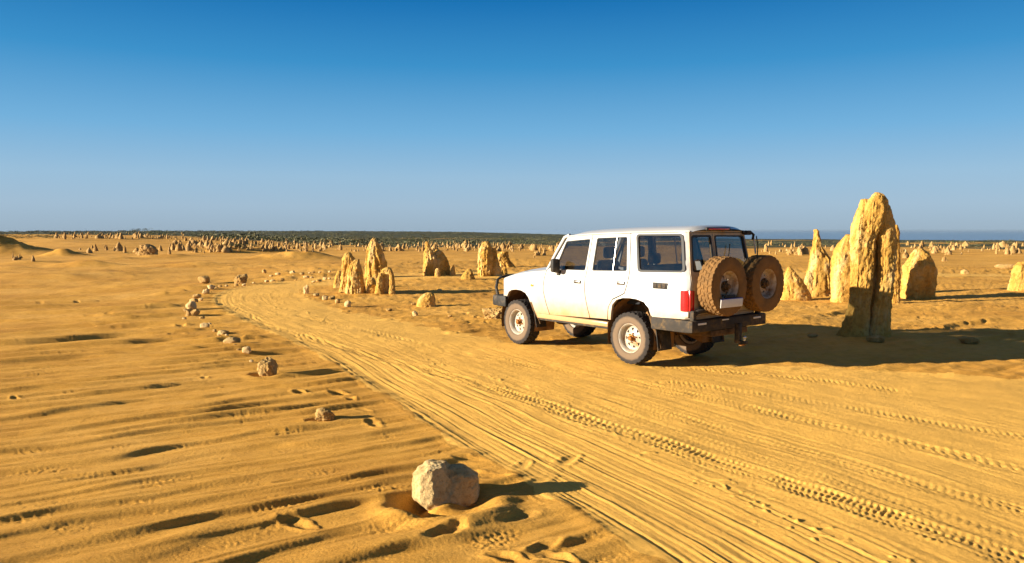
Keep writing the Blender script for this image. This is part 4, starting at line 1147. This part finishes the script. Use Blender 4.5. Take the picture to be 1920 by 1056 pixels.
# bonnet
def loft(name, xs, row, m, ang=40, parent=car, thick=None):
    V, F = [], []
    rows = [row(x) for x in xs]; n = len(rows[0])
    for r_ in rows: V += r_
    for i in range(len(xs) - 1):
        for j in range(n - 1): F.append((i * n + j, (i + 1) * n + j, (i + 1) * n + j + 1, i * n + j + 1))
    return obj(name, mesh(name, V, F, m, ang), parent)
zf = lambda x: float(np.interp(x, [1.93, 2.36, 2.77, 3.12, 3.24], [1.374, 1.338, 1.275, 1.19, 1.12]))
def bonnet_row(x):
    yb = side_y(x, zf(x)) + .004; out = []
    for t in np.linspace(-1, 1, 25):
        a = abs(t)
        z = zf(x) + .062 * (1 - a ** 5) * (1 if x < 3.1 else .75) + .012 * math.exp(-((a - .55) / .1) ** 2)
        out.append((x + .05 * (1 - t * t) * float(sstep(2.9, 3.2, x)), yb * t, z))
    return out
loft('bonnet', list(np.linspace(1.93, 3.1, 16)) + [3.15, 3.19, 3.22], bonnet_row, M_WHITE)
gr = bevel_box('grille', 3.26, 0, 1.02, .07, 1.25, .22, M_BLACK, .02)
for k in range(4): bevel_box('grille_bar', 3.30, 0, .945 + k * .05, .02, .80, .014, M_CHROME, .004, gr)
bevel_box('front_panel', 3.20, 0, .98, .10, 1.42, .36, M_WHITE, .04)
# steel front bumper and hoop
fb = bevel_box('front_bumper', 3.30, 0, .765, .24, 1.76, .20, M_BLACK, .03)
for sgn in (1, -1):
    bevel_box('bumper_wing', 3.145, sgn * .855, .762, .27, .075, .20, M_BLACK, .02, fb)
    tube('bull_bar', [(3.345, sgn * .80, .84), (3.40, sgn * .80, 1.00), (3.37, sgn * .79, 1.14), (3.36, sgn * .72, 1.19), (3.37, sgn * .45, 1.205), (3.37, 0, 1.205)], .028, M_BLACK, fb)
    tube('bull_bar', [(3.37, sgn * .38, .84), (3.40, sgn * .38, 1.02), (3.37, sgn * .38, 1.20)], .025, M_BLACK, fb)
tube('aerial', [(2.15, .60, 1.41), (2.13, .61, 1.50)], .004, M_BLACK)
# windscreen
V = []; F = []
for i, t in enumerate(np.linspace(0, 1, 5)):
    for j, s_ in enumerate(np.linspace(-1, 1, 9)):
        V.append((2.0 - .375 * t + .05 * (1 - s_ * s_), s_ * (.755 - .055 * t), 1.40 + .545 * t))
for i in range(4):
    for j in range(8): F.append((i * 9 + j, i * 9 + j + 1, (i + 1) * 9 + j + 1, (i + 1) * 9 + j))
obj('windscreen', mesh('windscreen', V, F, M_GLASS, 60), car)

# roof
def roof_row(x):
    w = side_y(min(x, 1.5), 2.03) + .012; out = []
    fr = float(sstep(1.66, 1.30, x)); re_ = float(sstep(-1.05, -.90, x))
    for t in np.linspace(-1, 1, 31):
        a = abs(t)
        z = ZG(x) - .008 + (.088 * (1 - a ** 4) + .012 * (1 - a * a)) * (.30 + .70 * fr) * (.35 + .65 * re_)
        out.append((x - (.035 * (1 - t * t)) * float(sstep(-.82, -1.0, x)) + .05 * (1 - t * t) * float(sstep(1.4, 1.65, x)), w * t, z))
    return out
loft('roof', [1.66, 1.64, 1.60, 1.55, 1.48, 1.40, 1.3, 1.1, .9, .7, .5, .3, .1, -.1, -.3, -.5, -.7, -.80, -.88, -.94, -.98, -1.005, -1.02], roof_row, M_WHITE)
obj('roof_lining', mesh('roof_lining', [(1.5, .66, 1.96), (1.5, -.66, 1.96), (-1.0, -.66, 2.0), (-1.0, .66, 2.0)], [(0, 1, 2, 3)], M_SEAT), car)
bl = bevel_box('brake_light', -1.055, .10, 2.088, .05, .58, .05, M_BLACK, .015, car)
bevel_box('brake_lens', -1.079, .10, 2.086, .012, .50, .026, M_RED, .005, bl)

# tail: frame, two side-hinged doors with glass
surf_b = lambda a, b_: (XR(b_) - .03 * (1 - (a / .8) ** 2), a, b_)
lift_b = lambda d: (lambda a, b_: (lambda p: (p[0] + d, p[1], p[2]))(surf_b(a, b_)))
oL = [(.745, .845), (.745, 1.30), (.725, 1.42), (.648, 2.025), (.168, 2.03), (.168, .845)]
oR = [(.156, .845), (.156, 2.03), (-.648, 2.025), (-.725, 1.42), (-.745, 1.30), (-.745, .845)]
frame_out = [(.77, .79), (.768, 1.30), (.745, 1.43), (.675, 2.06), (-.675, 2.06), (-.745, 1.43), (-.768, 1.30), (-.77, .79)]
hole = [(.752, .838), (.752, 1.30), (.732, 1.42), (.655, 2.036), (-.655, 2.036), (-.732, 1.42), (-.752, 1.30), (-.752, .838)]
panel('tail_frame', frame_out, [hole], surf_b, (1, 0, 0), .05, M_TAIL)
wL = fillet([(.685, 1.475), (.632, 1.985), (.205, 1.988), (.205, 1.475)], .04); wR = fillet([(.115, 1.475), (.115, 1.988), (-.632, 1.982), (-.690, 1.475)], .05)
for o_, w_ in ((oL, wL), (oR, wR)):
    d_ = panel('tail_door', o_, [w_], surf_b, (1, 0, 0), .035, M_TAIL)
    panel('tail_window', centroid_scale(w_, .012), [], lift_b(.015), (1, 0, 0), .004, M_GLASS, d_)
    panel('window_seal', centroid_scale(w_, .012), [centroid_scale(w_, -.022)], lift_b(-.005), (1, 0, 0), .02, M_RUBBER, d_, .12)
tube('wiper', [(-1.11, -.05, 1.50), (-1.075, -.16, 1.72), (-1.045, -.22, 1.86)], .008, M_BLACK)
# steel rear bar with corner wings
rbp = bevel_box('rear_bumper', -1.165, -.02, .695, .14, 1.84, .175, M_STEELG, .025)
for sgn in (1, -1):
    bevel_box('bumper_wing', -.815, sgn * .845, .69, .72, .075, .18, M_STEELG, .02, rbp)
    bevel_box('bumper_lamp', -1.24, sgn * .68, .73, .012, .19, .028, M_PLATE, .004, rbp)
    bevel_box('hinge_post', -1.17, sgn * .80, .835, .075, .075, .17, M_STEELG, .02, rbp)
bevel_box('bumper_lamp', -1.24, .13, .755, .012, .16, .018, M_PLATE, .004, rbp)
bevel_box('tow_bar', -1.18, 0, .565, .10, .90, .09, M_UNDER, .015)
tg = bevel_box('tow_tongue', -1.36, -.02, .555, .09, .07, .30, M_BLACK, .015)
bevel_box('tongue_foot', -1.42, -.02, .425, .18, .06, .045, M_BLACK, .01, tg)
bm = bmesh.new(); bmesh.ops.create_uvsphere(bm, u_segments=14, v_segments=10, radius=.027)
me = bpy.data.meshes.new('tow_ball'); bm.to_mesh(me); bm.free(); me.materials.append(M_CHROME); shade(me); me.transform(Matrix.Translation((-1.47, -.02, .50)))
obj('tow_ball', me, tg); bevel_box('ball_neck', -1.47, -.02, .463, .03, .03, .05, M_CHROME, .006, tg)
bevel_box('shackle', -1.43, -.02, .39, .06, .10, .03, M_RUST, .01, tg)
# chassis, axles, exhaust
for sgn in (1, -1):
    bevel_box('chassis_rail', .95, sgn * .40, .58, 4.3, .09, .12, M_UNDER, .01)
    tube('shock_absorber', [(.12, sgn * .50, .40), (.22, sgn * .46, .78)], .03, M_CLEAR)
    V, F = tube_vf([(.55, sgn * .50, .60), (.2, sgn * .50, .44), (0, sgn * .50, .42), (-.3, sgn * .50, .46), (-.75, sgn * .50, .66)], .028, 6)
    obj('leaf_spring', mesh('leaf_spring', V, F, M_UNDER), car)
for xc in (0, WB):
    ax = tube('axle', [(xc, -.66, WR), (xc, .66, WR)], .05, M_UNDER)
    bevel_box('differential', xc, .0 if xc == 0 else -.3, WR, .30, .26, .26, M_UNDER, .09, ax, 3)
tube('exhaust', [(1.5, -.25, .50), (.6, -.30, .52), (.3, -.45, .62), (-.4, -.52, .60), (-.95, -.58, .52)], .035, M_UNDER)
bevel_box('fuel_tank', -.72, -.02, .60, .55, .78, .22, M_UNDER, .05)
bevel_box('gearbox', 1.25, 0, .55, .70, .32, .24, M_UNDER, .06)
tube('drive_shaft', [(.9, 0, .52), (0, 0, .42)], .035, M_UNDER)
tube('step_bracket', [(1.9, .55, .52), (1.9, .70, .50)], .02, M_UNDER)
# bracket with a hanging strap at the far rear roof corner
bk = tube('roof_bracket', [(-1.00, -.60, 2.03), (-1.06, -.74, 2.035), (-1.04, -.84, 2.0), (-1.0, -.88, 1.93)], .020, M_BLACK)
tube('bracket_rod', [(-1.0, -.90, 1.95), (-1.02, -.915, 1.82), (-1.03, -.92, 1.70)], .014, M_CLEAR, bk)
bevel_box('bracket_clamp', -1.03, -.70, 2.03, .07, .12, .07, M_BLACK, .015, bk)
tube('bracket_cable', [(-1.03, -.93, 1.98), (-1.05, -.95, 1.83), (-1.05, -.94, 1.68)], .009, M_BLACK, bk)

# ---- wheels
def tyre_mesh(name, Rr, w, m, lugs=26):
    prof = []
    hw = w / 2
    pts = [(.222, -hw * .80), (.236, -hw * .93), (.27, -hw * 1.0), (.31, -hw * 1.02), (.345, -hw * .99), (Rr - .035, -hw * .965), (Rr - .016, -hw * .93)]
    tread = [(Rr - .004 * (t * t), t * hw * .88) for t in np.linspace(-1, 1, 25)]
    full = pts + tread + [(r, -y) for r, y in pts[::-1]]
    seg = 208; V, F = [], []
    n = len(full)
    for i in range(seg):
        a = 2 * math.pi * i / seg
        for j, (r, y) in enumerate(full):
            if r > Rr - .04:
                u = y / hw; ph = a * lugs / (2 * math.pi)
                zig = .22 * math.sin(u * 6.0)
                blk = math.sin(2 * math.pi * (ph + zig + (.5 if abs(u) < .45 else 0)))
                g1 = abs(abs(u) - .46) < .045 or abs(u) < .05
                groove = (blk < -.45) or (g1 and abs(u) < .8)
                if groove: r -= .012 if abs(u) < .99 else .008
            V.append((r * math.cos(a), y, r * math.sin(a)))
    for i in range(seg):
        i2 = (i + 1) % seg
        for j in range(n - 1): F.append((i * n + j, i * n + j + 1, i2 * n + j + 1, i2 * n + j))
    return mesh(name, V, F, m, 30)

def rim_mesh(name, m, dish=-.030):
    """steel wheel, outer side at +y: barrel, rolled lip and a disc with eight triangular windows"""
    prof = [(.212, .098), (.226, .102), (.232, .108), (.230, .116), (.222, .114), (.212, .100), (.200, .085), (.196, .04), (.188, .0), (.190, -.08), (.21, -.10), (.225, -.105)]
    seg = 64; V, F = [], []
    for i in range(seg):
        a = 2 * math.pi * i / seg
        for r, y in prof: V.append((r * math.cos(a), y, r * math.sin(a)))
    n = len(prof)
    for i in range(seg):
        i2 = (i + 1) % seg
        for j in range(n - 1): F.append((i * n + j, i2 * n + j, i2 * n + j + 1, i * n + j + 1))
    out = [(.193 * math.cos(t), .193 * math.sin(t)) for t in np.linspace(0, 2 * math.pi, 48, endpoint=False)]
    holes = []
    for k in range(8):
        t = 2 * math.pi * k / 8 + .2; dt = .21
        tri = [(.158 * math.cos(t - dt), .158 * math.sin(t - dt)), (.158 * math.cos(t + dt), .158 * math.sin(t + dt)), (.106 * math.cos(t), .106 * math.sin(t))]
        holes.append(fillet(tri, .012, 3))
    holes.append([(.052 * math.cos(t), .052 * math.sin(t)) for t in np.linspace(0, 2 * math.pi, 20, endpoint=False)])
    def sf(a, b_):
        r = math.hypot(a, b_)
        y = dish + .055 + float(np.interp(r, [.05, .085, .10, .165, .18, .193], [.022, .020, .008, -.004, .004, .016]))
        return (a, y, b_)
    v2, f2 = panel_vf(out, holes, sf, (0, -1, 0), .010, .022)
    o_ = len(V); V += [tuple(v) for v in v2]; F += [tuple(i + o_ for i in f) for f in f2]
    return mesh(name, V, F, m, 35)

def hub_mesh(name, m):
    prof = [(.0, .125), (.030, .125), (.036, .118), (.036, .085), (.050, .080), (.052, .045), (.075, .040), (.075, .02)]
    V, F = [], []; seg = 20; n = len(prof)
    for i in range(seg):
        a = 2 * math.pi * i / seg
        for r, y in prof: V.append((r * math.cos(a), y, r * math.sin(a)))
    for i in range(seg):
        i2 = (i + 1) % seg
        for j in range(n - 1): F.append((i * n + j, i2 * n + j, i2 * n + j + 1, i * n + j + 1))
    for k in range(6):                                               # wheel nuts
        t = 2 * math.pi * k / 6; cx, cz = .069 * math.cos(t), .069 * math.sin(t); o_ = len(V)
        for yy in (.04, .072):
            for q in range(6): V.append((cx + .012 * math.cos(q * math.pi / 3), yy, cz + .012 * math.sin(q * math.pi / 3)))
        for q in range(6): F.append((o_ + q, o_ + (q + 1) % 6, o_ + 6 + (q + 1) % 6, o_ + 6 + q))
        F.append(tuple(o_ + 6 + q for q in range(6)))
    return mesh(name, V, F, m, 35)
TY, TY2 = tyre_mesh('tyre', WR, .265, M_TYRE), tyre_mesh('tyre', .432, .275, M_TYRE2)
RM, RM2, HB = rim_mesh('wheel', M_RIM), rim_mesh('spare_wheel', M_RIMD, -.045), hub_mesh('hub', M_RUST)
HB2 = hub_mesh('hub', M_UNDER)
def drum_mesh():
    V = [(0, .01, 0)] + [(.178 * math.cos(t), .01, .178 * math.sin(t)) for t in np.linspace(0, 2 * math.pi, 32, endpoint=False)]
    return mesh('dark_drum_disc', V, [(0, 1 + i, 1 + (i + 1) % 32) for i in range(32)], M_BLACK)  # flat black disc added so the rim windows look dark inside
DRUM = drum_mesh()

def wheel(name, rim_me, tyre_me, hub_me, loc, rot, label=None):
    w_ = obj(name, rim_me, car, loc, rot)
    if label: w_['label'] = label
    obj('tyre', tyre_me, w_); 
    if hub_me: obj('hub', hub_me, w_)
    if name == 'wheel': obj('dark_drum_disc', DRUM, w_)
    return w_
for xc in (0, WB):
    for sgn in (1, -1):
        wheel('wheel', RM, TY, HB, (xc, sgn * .725, WR), (0, xc * .5 + .3, (0 if sgn > 0 else math.pi) + (R(-2) if xc else 0)))
s1 = wheel('spare_wheel', RM2, TY2, HB2, (-1.315, .325, 1.262), (0, .2, math.pi / 2), 'mud caked spare wheel with a number plate in front of it')
s2 = wheel('spare_wheel', RM2, TY2, HB2, (-1.315, -.660, 1.262), (0, .55, math.pi / 2), 'mud caked spare wheel at the far rear corner')
for sgn, yc in ((1, .325), (-1, -.665)):
    ar = tube('spare_carrier', [(-1.17, sgn * .78, .86), (-1.19, sgn * .72, .90), (-1.20, yc, .93), (-1.20, yc, 1.25)], .034, M_STEELG)
    bevel_box('carrier_plate', -1.255, yc, 1.255, .03, .24, .24, M_STEELG, .01, ar)
pl = bevel_box('number_plate', -1.495, .345, 1.03, .010, .52, .118, M_PLATE, .003, rot=(R(-4), 'Y'))
bevel_box('plate_strip', -1.492, .345, 1.093, .012, .52, .014, M_BLUE, .003, pl)
bevel_box('plate_bracket', -1.46, .345, 1.12, .03, .24, .05, M_BLACK, .008, pl)
